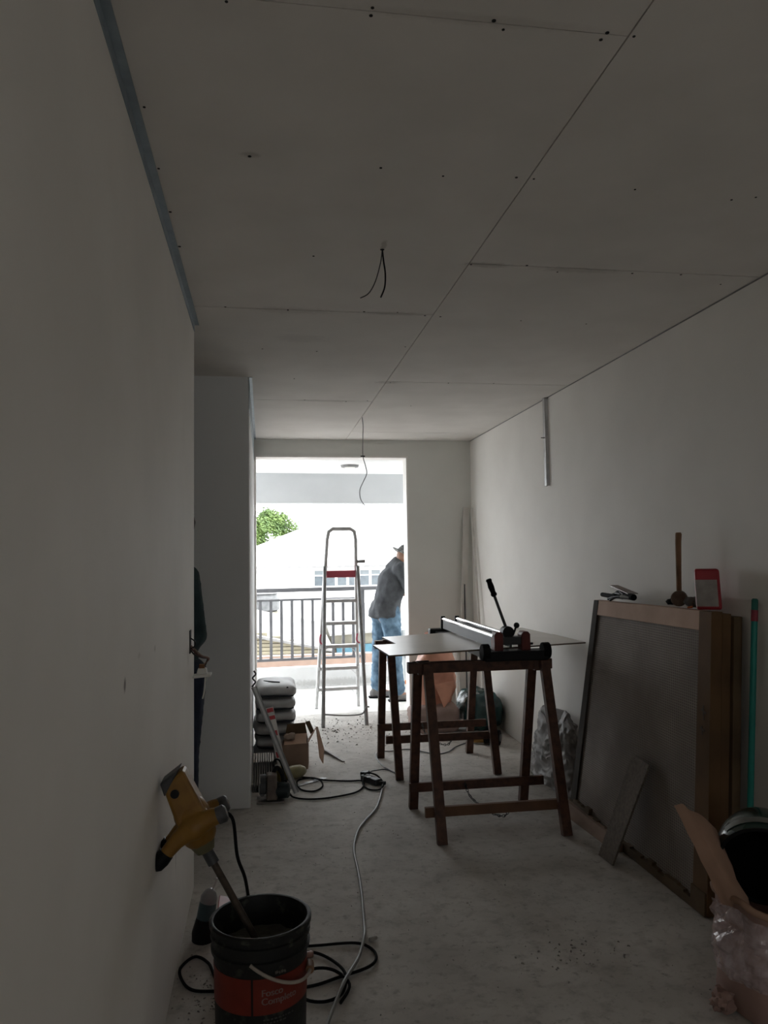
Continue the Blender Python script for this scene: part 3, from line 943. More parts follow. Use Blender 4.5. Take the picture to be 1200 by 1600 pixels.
for k, (u, v, h) in enumerate(((0.03, 0.66, 0.05), (0.036, 0.60, 0.03))):
    sh_ = MB()
    a, b_ = face(u - 0.012, v, -0.0055), face(u + 0.014, v + h * 0.2, -0.0055)
    sh_.obox(a, b_, 0.008, 0.003, up=(1, 0, 0))
    sh_.obox(face(u, v - h / 2, -0.0055), face(u + 0.004, v + h / 2, -0.0055), 0.006, 0.003, up=(1, 0, 0))
    sh_.build('pen_mark', mat('faded_ink', (0.08, 0.05, 0.03)), tp)
for k, (d0, d1, zt, y0, lab) in enumerate(((0.050, 0.090, 0.995, 0.0, 'middle cardboard tile pack, squeezed between two other packs at the right wall'),
                                           (0.094, 0.132, 0.985, -0.012, 'innermost dark cardboard tile pack, flat against the right wall'))):
    q = thing('tile_pack', (1.79 + d0, 3.6, 0), lab, 'tile pack')
    # top edge is pinned by the wall so the packs stand a little steeper
    def g(u, v, d):
        p = face(u, v, d)
        p.x = min(p.x, XR - 0.006 - (0.132 - d) * 0.9)
        return p
    def gs(u0, u1, v0, v1, a, c):
        return MB().hexa([g(u, v, d) for d in (a, c) for u, v in ((u0, v0), (u1, v0), (u1, v1), (u0, v1))])
    gs(y0 + 0.01, 0.99, 0.01, zt - 0.01, d0 + 0.003, d1 - 0.003).build('tiles', M_RIB, q)
    gs(y0, y0 + 0.06, 0.0, zt, d0, d1).build('end_cap', M_CARD_D if k else M_CARD_E, q, bevel=0.002)
    gs(0.94, 1.0, 0.0, zt, d0, d1).build('end_cap', M_CARD_D, q, bevel=0.002)
    gs(y0 + 0.06, 0.94, zt - 0.06, zt, d0, d1).build('top_cap', M_CARD_D, q, bevel=0.002)
    gs(y0 + 0.06, 0.94, 0.0, 0.05, d0, d1).build('bottom_cap', M_CARD_D, q, bevel=0.002)

# narrow strip of tile leaning on the pack
st = thing('tile_strip', (1.66, 3.61, 0), 'narrow ribbed tile offcut leaning against the tile pack', 'tile')
A_, B_ = Vector((1.647, 3.700, 0.002)), Vector((1.655, 3.565, 0.002))
T0, T1 = face(0.475, 0.405, -0.012), face(0.350, 0.395, -0.012)
n_ = (B_ - A_).cross(T0 - A_).normalized() * 0.010
if n_.x > 0:
    n_ = -n_
MB().hexa([A_, B_, T1, T0, A_ + n_, B_ + n_, T1 + n_, T0 + n_]).build('body', mat('tile_back_strip', (0.21, 0.18, 0.15), (0.15, 0.125, 0.105), 0.8, scale=60), st)
rb = MB()
for i in range(1, 30):
    t = i / 30
    rb.obox(A_.lerp(T0, t) + n_ * 1.1, B_.lerp(T1, t) + n_ * 1.1, 0.005, 0.002, up=tuple(n_))
rb.build('ribs', MATS['tile_back_strip'], st)

# ---- things lying on top of the packs
ZT = 1.25
ml = thing('mallet', (1.925, 3.36, ZT), 'mallet standing on its head, handle straight up, on the tile packs', 'mallet')
MB().cyl((1.902, 3.325, 1.284), (1.946, 3.395, 1.284), 0.036, 20).build('head', mat('worn_rubber', (0.17, 0.125, 0.09), (0.11, 0.08, 0.06), 0.8, scale=30), ml, bevel=0.004)
MB().tube([(1.924, 3.36, 1.30), (1.926, 3.36, 1.42), (1.929, 3.36, 1.55), (1.932, 3.36, 1.585), (1.932, 3.36, 1.592)], [0.0115, 0.0125, 0.014, 0.0145, 0.011], 12).build('handle', M_WOOD2, ml, smooth=True)
tub = thing('plastic_tub', (1.93, 3.13, ZT), 'red plastic tub with a dusty pale label on the tile packs', 'container')
tn, tsd = Vector((-0.50, -0.866, 0)), Vector((0.866, -0.50, 0))
def tq(s, n, z):
    return Vector((1.93, 3.13, 0)) + tsd * s + tn * n + Vector((0, 0, z))
MB().hexa([tq(-0.050, -0.034, 1.247), tq(0.054, -0.034, 1.247), tq(0.054, 0.034, 1.247), tq(-0.050, 0.034, 1.247),
           tq(-0.055, -0.034, 1.425), tq(0.046, -0.034, 1.425), tq(0.046, 0.034, 1.425), tq(-0.055, 0.034, 1.425)]).build('body', M_RED, tub, bevel=0.010)
M_LAB = mat('dusty_label', (0.36, 0.33, 0.31), (0.28, 0.25, 0.235), 0.7, scale=25)
MB().hexa([tq(-0.048, 0.0335, 1.262), tq(0.040, 0.0335, 1.262), tq(0.040, 0.0355, 1.262), tq(-0.048, 0.0355, 1.262),
           tq(-0.052, 0.0335, 1.378), tq(0.036, 0.0335, 1.378), tq(0.036, 0.0355, 1.378), tq(-0.052, 0.0355, 1.378)]).build('label_panel', M_LAB, tub)
# notched trowel, float and pliers at the far corner
tr = thing('trowel', (1.92, 3.92, ZT), 'trowel with a grey blade lying over black handles on the tile packs', 'trowel')
MB().hexa([(1.895, 3.82, 1.283), (1.945, 3.80, 1.283), (1.950, 4.04, 1.318), (1.905, 4.05, 1.318), (1.895, 3.82, 1.287), (1.945, 3.80, 1.287), (1.950, 4.04, 1.322), (1.905, 4.05, 1.322)]).build('blade', mat('trowel_blade', (0.30, 0.26, 0.25), (0.22, 0.19, 0.18), 0.5, 0.4), tr)
MB().tube([(1.915, 3.95, 1.292), (1.915, 3.90, 1.272), (1.91, 3.86, 1.268)], 0.006, 8).build('shank', M_ALU_D, tr)
MB().tube(crom([(1.91, 3.88, 1.268), (1.905, 3.82, 1.270), (1.90, 3.76, 1.268)], 5), 0.017, 10).build('handle', M_BLACKR, tr, smooth=True)
gn = thing('caulking_gun', (1.91, 4.1, ZT), 'slim black hand tool lying along the far end of the tile packs', 'tool')
MB().tube(crom([(1.93, 4.20, 1.262), (1.915, 4.08, 1.262), (1.905, 3.98, 1.264)], 5), 0.0125, 10).build('barrel', M_BLACKR, gn, smooth=True)
MB().tube(crom([(1.925, 4.06, 1.262), (1.93, 4.0, 1.275), (1.93, 3.93, 1.270)], 5), [0.012] * 5 + [0.02] * 5 + [0.013], 10).build('body', M_BLACK, gn, smooth=True)
pl_ = thing('pliers', (1.87, 3.9, ZT), 'black-handled pliers hanging over the front edge of the tile packs', 'pliers')
MB().tube(crom([(1.872, 4.00, 1.248), (1.868, 3.93, 1.262), (1.875, 3.85, 1.270)], 5), 0.008, 8).build('handle', M_BLACK, pl_, smooth=True)
MB().tube(crom([(1.866, 3.965, 1.244), (1.872, 3.91, 1.262), (1.878, 3.84, 1.262)], 5), 0.008, 8).build('handle', M_BLACK, pl_, smooth=True)
MB().tube([(1.876, 3.85, 1.266), (1.888, 3.79, 1.264)], [0.012, 0.006], 8).build('jaws', M_ALU_D, pl_, smooth=True)
for k, (y, r_, m_, lab) in enumerate(((3.262, 0.028, mat('grey_putty', (0.17, 0.165, 0.15), (0.10, 0.097, 0.09), 0.9, scale=30), 'crumpled grey rag between the mallet and the red tub'),
                                      (3.225, 0.017, MATS['grey_putty'], 'small wad of grey putty beside the red tub'),
                                      (3.44, 0.018, M_BLACKR, 'small black lump behind the mallet head'))):
    tag(MB().sack((1.935, y, ZT + r_ * 0.8), (r_ * 1.2, r_ * 1.3, r_ * 0.85), 0.3, k + 3, 0.8, 0.8, 0.012, 40, 18, 10).build(('rag', 'putty_wad', 'rubber_lump')[k], m_, smooth=True, at=(1.935, y, ZT)), lab, ('rag', 'putty', 'lump')[k])
tag(MB().tube(crom([(1.885, 3.22, 1.2515), (1.892, 3.20, 1.256), (1.882, 3.185, 1.254), (1.872, 3.20, 1.252)], 4), 0.004, 6).build('orange_wire', mat('orange_plastic', (0.5, 0.12, 0.03)), at=(1.885, 3.2, ZT)), 'short bent orange wire scrap on the tile packs', 'wire')

# teal broom stick
bs_ = thing('broom_stick', (1.935, 2.905, 0), 'teal green pole with a red ring leaning upright on the right wall', 'pole')
a, b_ = Vector((1.925, 2.93, 0.0)), Vector((1.992, 2.895, 1.305))
MB().tube([a, a.lerp(b_, 0.93)], 0.0125, 14).build('pole', mat('teal_plastic', (0.015, 0.24, 0.20), (0.012, 0.20, 0.172), 0.4), bs_, smooth=True)
MB().tube([a.lerp(b_, 0.93), a.lerp(b_, 0.965)], 0.0135, 14).build('ring', mat('dark_pink', (0.28, 0.04, 0.06)), bs_, smooth=True)
MB().tube([a.lerp(b_, 0.965), a.lerp(b_, 0.995), b_], [0.0128, 0.0128, 0.009], 14).build('cap', mat('dark_green_plastic', (0.02, 0.15, 0.12)), bs_, smooth=True)

# ------------------------------------------------------------------ open paper sack with helmet
M_KRAFT = mat('kraft_paper_pink', (0.38, 0.25, 0.215), (0.31, 0.20, 0.17), 0.8, scale=7, bump=0.3, bscale=16)
M_KRAFT2 = mat('kraft_inside', (0.40, 0.25, 0.18), (0.32, 0.20, 0.14), 0.85, scale=7, bump=0.25, bscale=20)
sk = thing('paper_sack', (1.70, 2.42, 0), 'open pinkish kraft paper sack with flared rim and clear plastic, holding the helmet', 'sack')
def sring(t):
    """outline of the standing sack at height fraction t"""
    z = 0.005 + 0.335 * t
    out = []
    for i in range(48):
        th = 2 * math.pi * i / 48
        ex = 0.185 + 0.015 * math.sin(t * 3.1) - 0.02 * t + 0.02 * max(0, t - 0.8) * 5 * 0.6
        ey = 0.16 + 0.012 * math.sin(t * 3.1) - 0.02 * t + 0.02 * max(0, t - 0.8) * 5 * 0.6
        c_, s2 = math.cos(th), math.sin(th)
        p = Vector((1.70 + ex * math.copysign(abs(c_) ** 0.6, c_), 2.42 + ey * math.copysign(abs(s2) ** 0.6, s2), z))
        w = noise.noise(p * 9) * 0.018 + noise.noise(p * 22) * 0.007
        p += Vector((c_, s2, 0)) * w
        if t > 0.9:
            p.z += 0.03 * noise.noise(Vector((th * 1.3, 2, 0)))
        out.append(p)
    return out
b = MB()
rings = []
for j in range(18):
    rings.append([b.bm.verts.new(p) for p in sring(j / 17)])
inner = []
for p in sring(1.0):
    inner.append(b.bm.verts.new(Vector((1.70, 2.42, 0)) + (p - Vector((1.70, 2.42, 0))) * 0.94 + Vector((0, 0, -0.004))))
low = [b.bm.verts.new(Vector((1.70 + (v.co.x - 1.70) * 0.75, 2.42 + (v.co.y - 2.42) * 0.75, 0.26))) for v in inner]
allr = rings + [inner, low]
for A, B in zip(allr, allr[1:]):
    for k in range(48):
        b.bm.faces.new((A[k], A[(k + 1) % 48], B[(k + 1) % 48], B[k]))
b.bm.faces.new(rings[0][::-1])
b.bm.faces.new(low)
b.build('bag', M_KRAFT, sk, smooth=True)
# raised flap of the mouth, pointing up and away from the wall
fl_ = MB()
n1, n2 = 14, 8
def flap(u, v):
    base = Vector((1.525, 2.43, 0.285)).lerp(Vector((1.575, 2.38, 0.325)), u)
    tip = Vector((1.352, 2.44, 0.655)).lerp(Vector((1.535, 2.50, 0.545)), u)
    p = base.lerp(tip, v)
    # pinched at the foot, rounded at the tip
    p += (tip - base).normalized() * 0.03 * math.sin(u * math.pi) * v - Vector((0, 0.03, 0)) * math.sin(u * math.pi) * math.sin(v * math.pi)
    p += Vector((0.6, 0.3, 0.2)) * noise.noise(Vector((u * 3, v * 4, 5))) * 0.028
    return p
for side in (0, 1):
    gv = [[fl_.bm.verts.new(flap(i / n1, j / n2) + Vector((0.004, 0.002, 0)) * side) for i in range(n1 + 1)] for j in range(n2 + 1)]
    for j in range(n2):
        for i in range(n1):
            fl_.bm.faces.new((gv[j][i], gv[j][i + 1], gv[j + 1][i + 1], gv[j + 1][i]))
fl_.build('flap', M_KRAFT2, sk, smooth=True)
# rolled rim
rr_ = [p + Vector((0, 0, 0.008)) for p in sring(1.0)]
MB().tube(rr_, 0.012, 8, closed=True).build('rolled_rim', M_KRAFT2, sk, smooth=True)
# crumpled clear film round the neck
M_FILM = mat('clear_film', (0.85, 0.75, 0.79), (0.50, 0.39, 0.40), 0.10, scale=20, bump=0.6, bscale=22, alpha=0.48, spec=1.0)
fm = MB()
nf, nh = 40, 16
gv = []
for j in range(nh + 1):
    t = 0.34 + 0.62 * j / nh
    ring = sring(t)
    row = []
    for i in range(nf + 1):
        th = math.radians(165) + math.radians(112) * i / nf
        k = th / (2 * math.pi) * 48
        a, c_ = ring[int(k) % 48], ring[(int(k) + 1) % 48]
        p = a.lerp(c_, k - int(k))
        nrm = (p - Vector((1.70, 2.42, p.z))).normalized()
        p = p + nrm * (0.010 + 0.034 * abs(noise.noise(p * 15)) + 0.010 * abs(noise.noise(p * 33)))
        row.append(fm.bm.verts.new(p))
    gv.append(row)
for j in range(nh):
    for i in range(nf):
        fm.bm.faces.new((gv[j][i], gv[j][i + 1], gv[j + 1][i + 1], gv[j + 1][i]))
fm.build('plastic_film', M_FILM, sk)
MB().sack((1.475, 2.40, 0.035), (0.045, 0.035, 0.03), 0.4, 9, 0.8, 0.8, 0.03, 30, 20, 12).build('twisted_corner', M_KRAFT, sk, smooth=True)

hm = thing('motorcycle_helmet', (1.69, 2.43, 0.33), 'dark green motorcycle helmet with black lining resting in the open paper sack', 'helmet')
hc = Vector((1.668, 2.44, 0.465))
M_HELM = mat('dark_green_gloss', (0.012, 0.035, 0.028), (0.008, 0.026, 0.02), 0.18, spec=0.6)
fd = Vector((-0.52, -0.80, -0.30)).normalized()      # the opening looks this way
ud = Vector((0.0, 0.0, 1.0))
sd = fd.cross(ud).normalized()
ud = sd.cross(fd).normalized()
b = MB()
rows = []
for j in range(25):
    a_ = math.radians(72) + (math.pi - math.radians(72)) * j / 24
    rows.append([b.bm.verts.new(hc + fd * math.cos(a_) * 0.172 + (sd * math.cos(2 * math.pi * k / 40) * 0.146 + ud * math.sin(2 * math.pi * k / 40) * 0.152) * math.sin(a_)) for k in range(40)])
inn = [[b.bm.verts.new(hc + (v.co - hc) * 0.93) for v in rows[0]], ]
allr = [inn[0]] + rows
for A, B in zip(allr, allr[1:]):
    for k in range(40):
        b.bm.faces.new((A[k], A[(k + 1) % 40], B[(k + 1) % 40], B[k]))
b.build('shell', M_HELM, hm, smooth=True)
b = MB()
rows = []
for j in range(14):
    t = j / 13
    a_ = math.radians(72) + (math.pi - math.radians(72)) * t
    r_ = 0.925
    rows.append([b.bm.verts.new(hc + (fd * math.cos(a_) * 0.172 * r_ * (1 if t < 0.3 else 0.9) + (sd * math.cos(2 * math.pi * k / 40) * 0.146 + ud * math.sin(2 * math.pi * k / 40) * 0.152) * math.sin(a_) * r_)) for k in range(40)])
for A, B in zip(rows, rows[1:]):
    for k in range(40):
        b.bm.faces.new((A[k], A[(k + 1) % 40], B[(k + 1) % 40], B[k]))
b.build('lining', mat('black_foam', (0.004, 0.004, 0.004), None, 0.95, spec=0.05), hm, smooth=True)
a0 = math.radians(72)
rim = [hc + fd * math.cos(a0) * 0.170 + (sd * math.cos(2 * math.pi * k / 40) * 0.145 + ud * math.sin(2 * math.pi * k / 40) * 0.151) * math.sin(a0) * 0.985 for k in range(40)]
MB().tube(rim, 0.006, 8, closed=True).build('edge_trim', M_BLACKR, hm, smooth=True)
b = MB()
arc = []
for k in range(13):
    q = math.radians(40 + 95 * k / 12)
    arc.append((hc + fd * math.cos(a0 + 0.16) * 0.175 + (sd * math.cos(q) * 0.149 + ud * math.sin(q) * 0.155) * math.sin(a0 + 0.16),
                hc + fd * math.cos(a0 + 0.30) * 0.175 + (sd * math.cos(q) * 0.149 + ud * math.sin(q) * 0.155) * math.sin(a0 + 0.30)))
V = [[b.bm.verts.new(p) for p in pr] for pr in arc]
for A, B in zip(V, V[1:]):
    b.bm.faces.new((A[0], B[0], B[1], A[1]))
b.build('grey_stripe', mat('grey_reflective', (0.16, 0.17, 0.16), None, 0.35), hm, smooth=True)
# ================================================================== mortar bucket
BC = Vector((-0.012, 2.475, 0))
bk = thing('mortar_bucket', BC, 'black paint bucket with a red label band, full of grey mortar', 'bucket')
M_BKT = mat('mortar_splashed_black', (0.009, 0.010, 0.009), (0.075, 0.075, 0.06), 0.6, scale=24, lo=0.26, hi=0.42, bump=0.15)
prof = [(0.132, 0.0), (0.136, 0.01), (0.142, 0.31), (0.150, 0.313), (0.151, 0.325), (0.144, 0.328), (0.144, 0.352), (0.152, 0.355), (0.152, 0.364),
        (0.146, 0.367), (0.146, 0.380), (0.155, 0.383), (0.156, 0.396), (0.150, 0.400), (0.143, 0.398), (0.141, 0.385), (0.139, 0.32), (0.138, 0.27)]
MB().lathe(prof, 64, Matrix.Translation(BC), cap1=False).build('body', M_BKT, bk, smooth=True)
mo = MB()
rg = []
for r_ in (0.01, 0.04, 0.08, 0.11, 0.1385):
    rg.append([mo.bm.verts.new(BC + Vector((r_ * math.cos(2 * math.pi * k / 40), r_ * math.sin(2 * math.pi * k / 40), 0.305 + 0.012 * noise.noise(Vector((r_ * 20 * math.cos(2 * math.pi * k / 40), r_ * 20 * math.sin(2 * math.pi * k / 40), 3)))))) for k in range(40)])
for A, B in zip(rg, rg[1:]):
    for k in range(40):
        mo.bm.faces.new((A[k], A[(k + 1) % 40], B[(k + 1) % 40], B[k]))
mo.bm.faces.new(rg[0][::-1])
mo.build('mortar', mat('wet_mortar', (0.10, 0.098, 0.08), (0.065, 0.064, 0.052), 0.55, scale=18, bump=0.4), bk, smooth=True)
M_BAND = mat('red_label', (0.20, 0.022, 0.010), (0.155, 0.017, 0.008), 0.5, scale=14)
def brad(z):
    return 0.136 + 0.006 * (z - 0.01) / 0.30
def band(z0f, z1f, a0, a1, d, n=60):
    """curved strip wrapped on the bucket; heights may vary with the angle"""
    m_ = MB()
    rows_ = []
    for i in range(n + 1):
        a_ = a0 + (a1 - a0) * i / n
        rows_.append([m_.bm.verts.new(BC + Vector(((brad(z) + e) * math.cos(a_), (brad(z) + e) * math.sin(a_), z))) for z, e in ((z0f(a_), d), (z1f(a_), d), (z1f(a_), 0.0), (z0f(a_), 0.0))])
    for A, B in zip(rows_, rows_[1:]):
        for k in range(4):
            m_.bm.faces.new((A[k], A[(k + 1) % 4], B[(k + 1) % 4], B[k]))
    return m_
pi = math.pi
# the seam of the label faces the room, left of the lettering
AS = math.radians(-101.5)
lb = band(lambda a: 0.178, lambda a: 0.280, AS + 0.045, AS + 2 * pi - 0.0, 0.0012, 90).build('label_band', M_BAND, bk, smooth=True)
# lettering wrapped round the bucket
M_INK = mat('pale_print', (0.24, 0.17, 0.155), (0.19, 0.13, 0.12), 0.6, scale=60)
def wrap_text(txt, size, ang, z, name, m_, parent, bold=0.012):
    cu = bpy.data.curves.new(name, 'FONT')
    cu.body = txt
    cu.size = size
    ob = bpy.data.objects.new(name, cu)
    col.objects.link(ob)
    dg = bpy.context.evaluated_depsgraph_get()
    me = bpy.data.meshes.new_from_object(ob.evaluated_get(dg))
    bpy.data.objects.remove(ob)
    bm2 = bmesh.new()
    bm2.from_mesh(me)
    bmesh.ops.triangulate(bm2, faces=bm2.faces[:])
    base_ = bm2.verts[:] + bm2.edges[:] + bm2.faces[:]
    for dx in (-bold, bold):
        dd = bmesh.ops.duplicate(bm2, geom=base_)
        bmesh.ops.translate(bm2, verts=[g_ for g_ in dd['geom'] if isinstance(g_, bmesh.types.BMVert)], vec=(dx * size, 0, 0.00012 * (1 if dx > 0 else 2)))
    bmesh.ops.subdivide_edges(bm2, edges=bm2.edges[:], cuts=1)
    for v in bm2.verts:
        zz = z + v.co.y
        r_ = brad(zz) + 0.0026 + v.co.z
        a_ = ang + v.co.x / r_
        v.co = Vector((r_ * math.cos(a_), r_ * math.sin(a_), zz))
    bm2.to_mesh(me)
    bm2.free()
    me.materials.clear()
    me.materials.append(m_)
    o = bpy.data.objects.new(name, me)
    col.objects.link(o)
    o.parent = parent
    return o
wrap_text('Fosco', 0.0275, AS + 0.21, 0.2315, 'lettering', M_INK, bk, 0.03)
wrap_text('Completo', 0.0275, AS + 0.21, 0.2075, 'lettering', M_INK, bk, 0.03)
# faint small print below the band
sp_ = MB()
for j, (z, a0, a1) in enumerate(((0.163, 0.25, 0.95), (0.153, 0.25, 0.75))):
    k = a0
    random.seed(3 + j)
    while k < a1:
        w_ = 0.03 + 0.05 * random.random()
        for q in (k, k + w_ * 0.5):
            p0 = BC + Vector(((brad(z) + 0.0008) * math.cos(AS + q), (brad(z) + 0.0008) * math.sin(AS + q), z))
            p1 = BC + Vector(((brad(z) + 0.0008) * math.cos(AS + q + w_ * 0.42), (brad(z) + 0.0008) * math.sin(AS + q + w_ * 0.42), z))
            sp_.obox(p0, p1, 0.001, 0.0035)
        k += w_ + 0.03
sp_.build('small_print', mat('dim_print', (0.09, 0.085, 0.08)), bk)['kind'] = 'stuff'
# emblem at the upper edge of the band
em = MB()
for k_, (q0, q1, z_) in enumerate(((0.50, 0.56, 0.292), (0.58, 0.61, 0.290), (0.63, 0.68, 0.291), (0.70, 0.73, 0.289))):
    em.obox(BC + Vector(((brad(z_) + 0.001) * math.cos(AS + q0), (brad(z_) + 0.001) * math.sin(AS + q0), z_)), BC + Vector(((brad(z_) + 0.001) * math.cos(AS + q1), (brad(z_) + 0.001) * math.sin(AS + q1), z_ + 0.002)), 0.0015, 0.008)
em.build('worn_emblem', mat('dim_print2', (0.14, 0.125, 0.105)), bk)['kind'] = 'stuff'
# wire handle with wooden grip
hd = []
for k in range(21):
    t = k / 20
    a_ = AS + 0.0 + (1.62) * t
    z = 0.325 - 0.072 * math.sin(min(t * 1.35, 1.0) * math.pi / 2)
    hd.append(BC + Vector(((0.150 + 0.02 * math.sin(t * math.pi)) * math.cos(a_), (0.150 + 0.02 * math.sin(t * math.pi)) * math.sin(a_), z)))
wh = MB().tube(hd, 0.0052, 8).build('handle', mat('pale_handle', (0.42, 0.37, 0.32), (0.32, 0.28, 0.24), 0.5), bk, smooth=True)
MB().tube([hd[17], hd[20]], 0.013, 10).build('grip', M_WOOD2, wh, smooth=True)

# ================================================================== mixer
mx_ = thing('mortar_mixer', (-0.10, 2.50, 0.28), 'yellow electric paddle mixer standing in the bucket, leaning on the wall', 'mixer')
M_YEL = mat('yellow_plastic', (0.29, 0.15, 0.026), (0.21, 0.105, 0.018), 0.5, scale=14)
P0 = Vector((-0.005, 2.46, 0.295))
P1 = Vector((-0.186, 2.50, 0.615))
axd = (P1 - P0).normalized()
MB().tube([P0, P0.lerp(P1, 0.8), P1], [0.011, 0.011, 0.013], 12).build('shaft', mat('rusty_steel', (0.09, 0.07, 0.055), (0.05, 0.04, 0.032), 0.6, 0.5, scale=30), mx_, smooth=True)
MB().tube([P1 - axd * 0.065, P1 - axd * 0.01], 0.018, 12).build('coupling', M_DGREY, mx_, smooth=True)
# frame of the body
ez = Vector((-0.36, 0.04, 0.93)).normalized()
exx = Vector((0.90, 0.02, 0.42))
exx = (exx - ez * exx.dot(ez)).normalized()
eyy = ez.cross(exx).normalized()
if eyy.y > 0:
    eyy = -eyy          # towards the room's near end
O = P1 + ez * 0.055
def lp(x, y, z):
    return O + exx * x + eyy * y + ez * z
q3 = Matrix((exx, eyy, ez)).transposed()
MB().lathe([(0.028, -0.075), (0.036, -0.055), (0.046, -0.03), (0.050, 0.02)], 24, Matrix.Translation(O) @ q3.to_4x4()).build('gearbox', mat('greenish_metal', (0.20, 0.18, 0.10), (0.14, 0.13, 0.075), 0.5, 0.3), mx_, smooth=True)
b = MB()
for x, y in ((0, 0),):
    b.chain([lp(0, 0, -0.01), lp(0, 0, 0.05)], [0.056, 0.056], 4)
# front and rear handle bars
for sy in (1, -1):
    b.chain([lp(-0.105, sy * 0.055, -0.022), lp(-0.055, sy * 0.05, 0.004), lp(0, sy * 0.042, 0.018), lp(0.06, sy * 0.05, 0.022), lp(0.085, sy * 0.055, 0.02)], [0.021, 0.026, 0.036, 0.028, 0.024], 6)
    b.chain([lp(0, sy * 0.045, 0.015), lp(0, 0, 0.02)], [0.038, 0.045], 4)
hs = remesh(b.build('handle_frame', M_YEL, mx_), 0.006, 3)
b = MB()
tp4 = [lp(-0.044, -0.045, 0.17), lp(0.030, -0.045, 0.19), lp(0.030, 0.045, 0.19), lp(-0.044, 0.045, 0.17)]
bt4 = [lp(-0.046, -0.05, 0.02), lp(0.050, -0.05, 0.02), lp(0.050, 0.05, 0.02), lp(-0.046, 0.05, 0.02)]
b.hexa(bt4 + tp4)
b.build('motor_housing', M_YEL, mx_, bevel=0.012)
b = MB()
b.hexa([lp(-0.048, -0.048, 0.135), lp(-0.030, -0.048, 0.15), lp(-0.030, 0.048, 0.15), lp(-0.048, 0.048, 0.135),
        lp(-0.047, -0.047, 0.178), lp(0.024, -0.047, 0.197), lp(0.024, 0.047, 0.197), lp(-0.047, 0.047, 0.178)])
b.build('top_cover', M_DGREY, mx_, bevel=0.006)
MB().cyl(lp(-0.016, 0.043, 0.132), lp(-0.016, 0.052, 0.132), 0.013, 18).build('brush_cap', M_BLACK, mx_)
for sy in (1, -1):
    MB().tube([lp(-0.098, sy * 0.055, -0.017), lp(-0.118, sy * 0.056, -0.029), lp(-0.138, sy * 0.057, -0.040), lp(-0.146, sy * 0.057, -0.045)], [0.024, 0.025, 0.021, 0.012], 14).build('end_grip', M_BLACK, mx_, smooth=True)
    MB().tube([lp(0.078, sy * 0.055, 0.02), lp(0.10, sy * 0.056, 0.02), lp(0.107, sy * 0.056, 0.02)], [0.026, 0.0265, 0.020], 14).build('end_grip', mat('chalky_black', (0.10, 0.10, 0.105), (0.02, 0.02, 0.02), 0.5, scale=20), mx_, smooth=True)
cpts = [lp(0.085, -0.05, 0.0), lp(0.10, -0.06, -0.04), (-0.085, 2.56, 0.55), (-0.06, 2.63, 0.44), (-0.05, 2.70, 0.28), (-0.08, 2.76, 0.10), (-0.16, 2.86, 0.012), (-0.205, 3.0, 0.008), (-0.26, 3.06, 0.007),
        (-0.305, 2.985, 0.007), (-0.29, 2.90, 0.007), (-0.25, 2.833, 0.007), (-0.175, 2.81, 0.007), (-0.03, 2.79, 0.007), (0.145, 2.78, 0.007), (0.261, 2.821, 0.007), (0.37, 2.865, 0.009),
        (0.41, 2.926, 0.007), (0.401, 2.999, 0.007), (0.345, 3.048, 0.009), (0.21, 3.059, 0.007), (0.1, 3.06, 0.007), (0.10, 3.02, 0.007), (0.182, 3.006, 0.009), (0.248, 2.933, 0.009), (0.283, 2.817, 0.018),
        (0.262, 2.719, 0.008), (0.204, 2.68, 0.007), (0.14, 2.70, 0.007), (0.12, 2.76, 0.007), (0.16, 2.86, 0.02), (0.24, 2.85, 0.02), (0.29, 2.75, 0.018), (0.25, 2.66, 0.008)]
MB().tube(crom(cpts, 7), 0.0055, 8).build('power_cord', M_BLACKR, mx_, smooth=True)

# grinder standing behind the bucket
gr = thing('angle_grinder', (-0.235, 3.20, 0), 'angle grinder with metal head and blue-grey body standing behind the bucket', 'grinder')
gx, gy = -0.232, 3.20
MB().tube([(gx - 0.008, gy, 0.0), (gx - 0.006, gy, 0.03), (gx + 0.002, gy, 0.085)], [0.044, 0.046, 0.036], 18).build('motor', M_BLACK, gr, smooth=True)
MB().tube([(gx + 0.002, gy, 0.085), (gx + 0.010, gy, 0.135), (gx + 0.012, gy, 0.145)], [0.036, 0.034, 0.033], 18).build('body', mat('blue_grey_plastic', (0.07, 0.12, 0.145), (0.05, 0.09, 0.11), 0.4), gr, smooth=True)
MB().tube([(gx + 0.012, gy, 0.145), (gx + 0.016, gy, 0.165), (gx + 0.022, gy, 0.185), (gx + 0.026, gy, 0.195)], [0.033, 0.033, 0.022, 0.008], 16).build('gear_head', mat('cast_metal', (0.42, 0.42, 0.44), (0.3, 0.3, 0.32), 0.35, 0.8), gr, smooth=True)
MB().tube([(gx + 0.028, gy, 0.188), (gx + 0.046, gy, 0.234)], 0.0035, 8).build('spindle_key', M_ALU, gr)
rd = thing('red_tray', (-0.12, 2.98, 0), 'faded red plastic tub half hidden behind the bucket', 'tub')
MB().hexa([(-0.155, 2.93, 0.0), (-0.07, 2.93, 0.0), (-0.07, 3.02, 0.0), (-0.155, 3.02, 0.0), (-0.165, 2.92, 0.235), (-0.06, 2.92, 0.205), (-0.06, 3.03, 0.205), (-0.165, 3.03, 0.235)]).build('body', mat('faded_red_plastic', (0.42, 0.12, 0.11), (0.34, 0.09, 0.085), 0.5), rd, bevel=0.012)
MB().hexa([(-0.168, 2.917, 0.226), (-0.058, 2.917, 0.196), (-0.058, 3.033, 0.196), (-0.168, 3.033, 0.226), (-0.168, 2.917, 0.238), (-0.058, 2.917, 0.208), (-0.058, 3.033, 0.208), (-0.168, 3.033, 0.238)]).build('rim', MATS['faded_red_plastic'], rd, bevel=0.004)

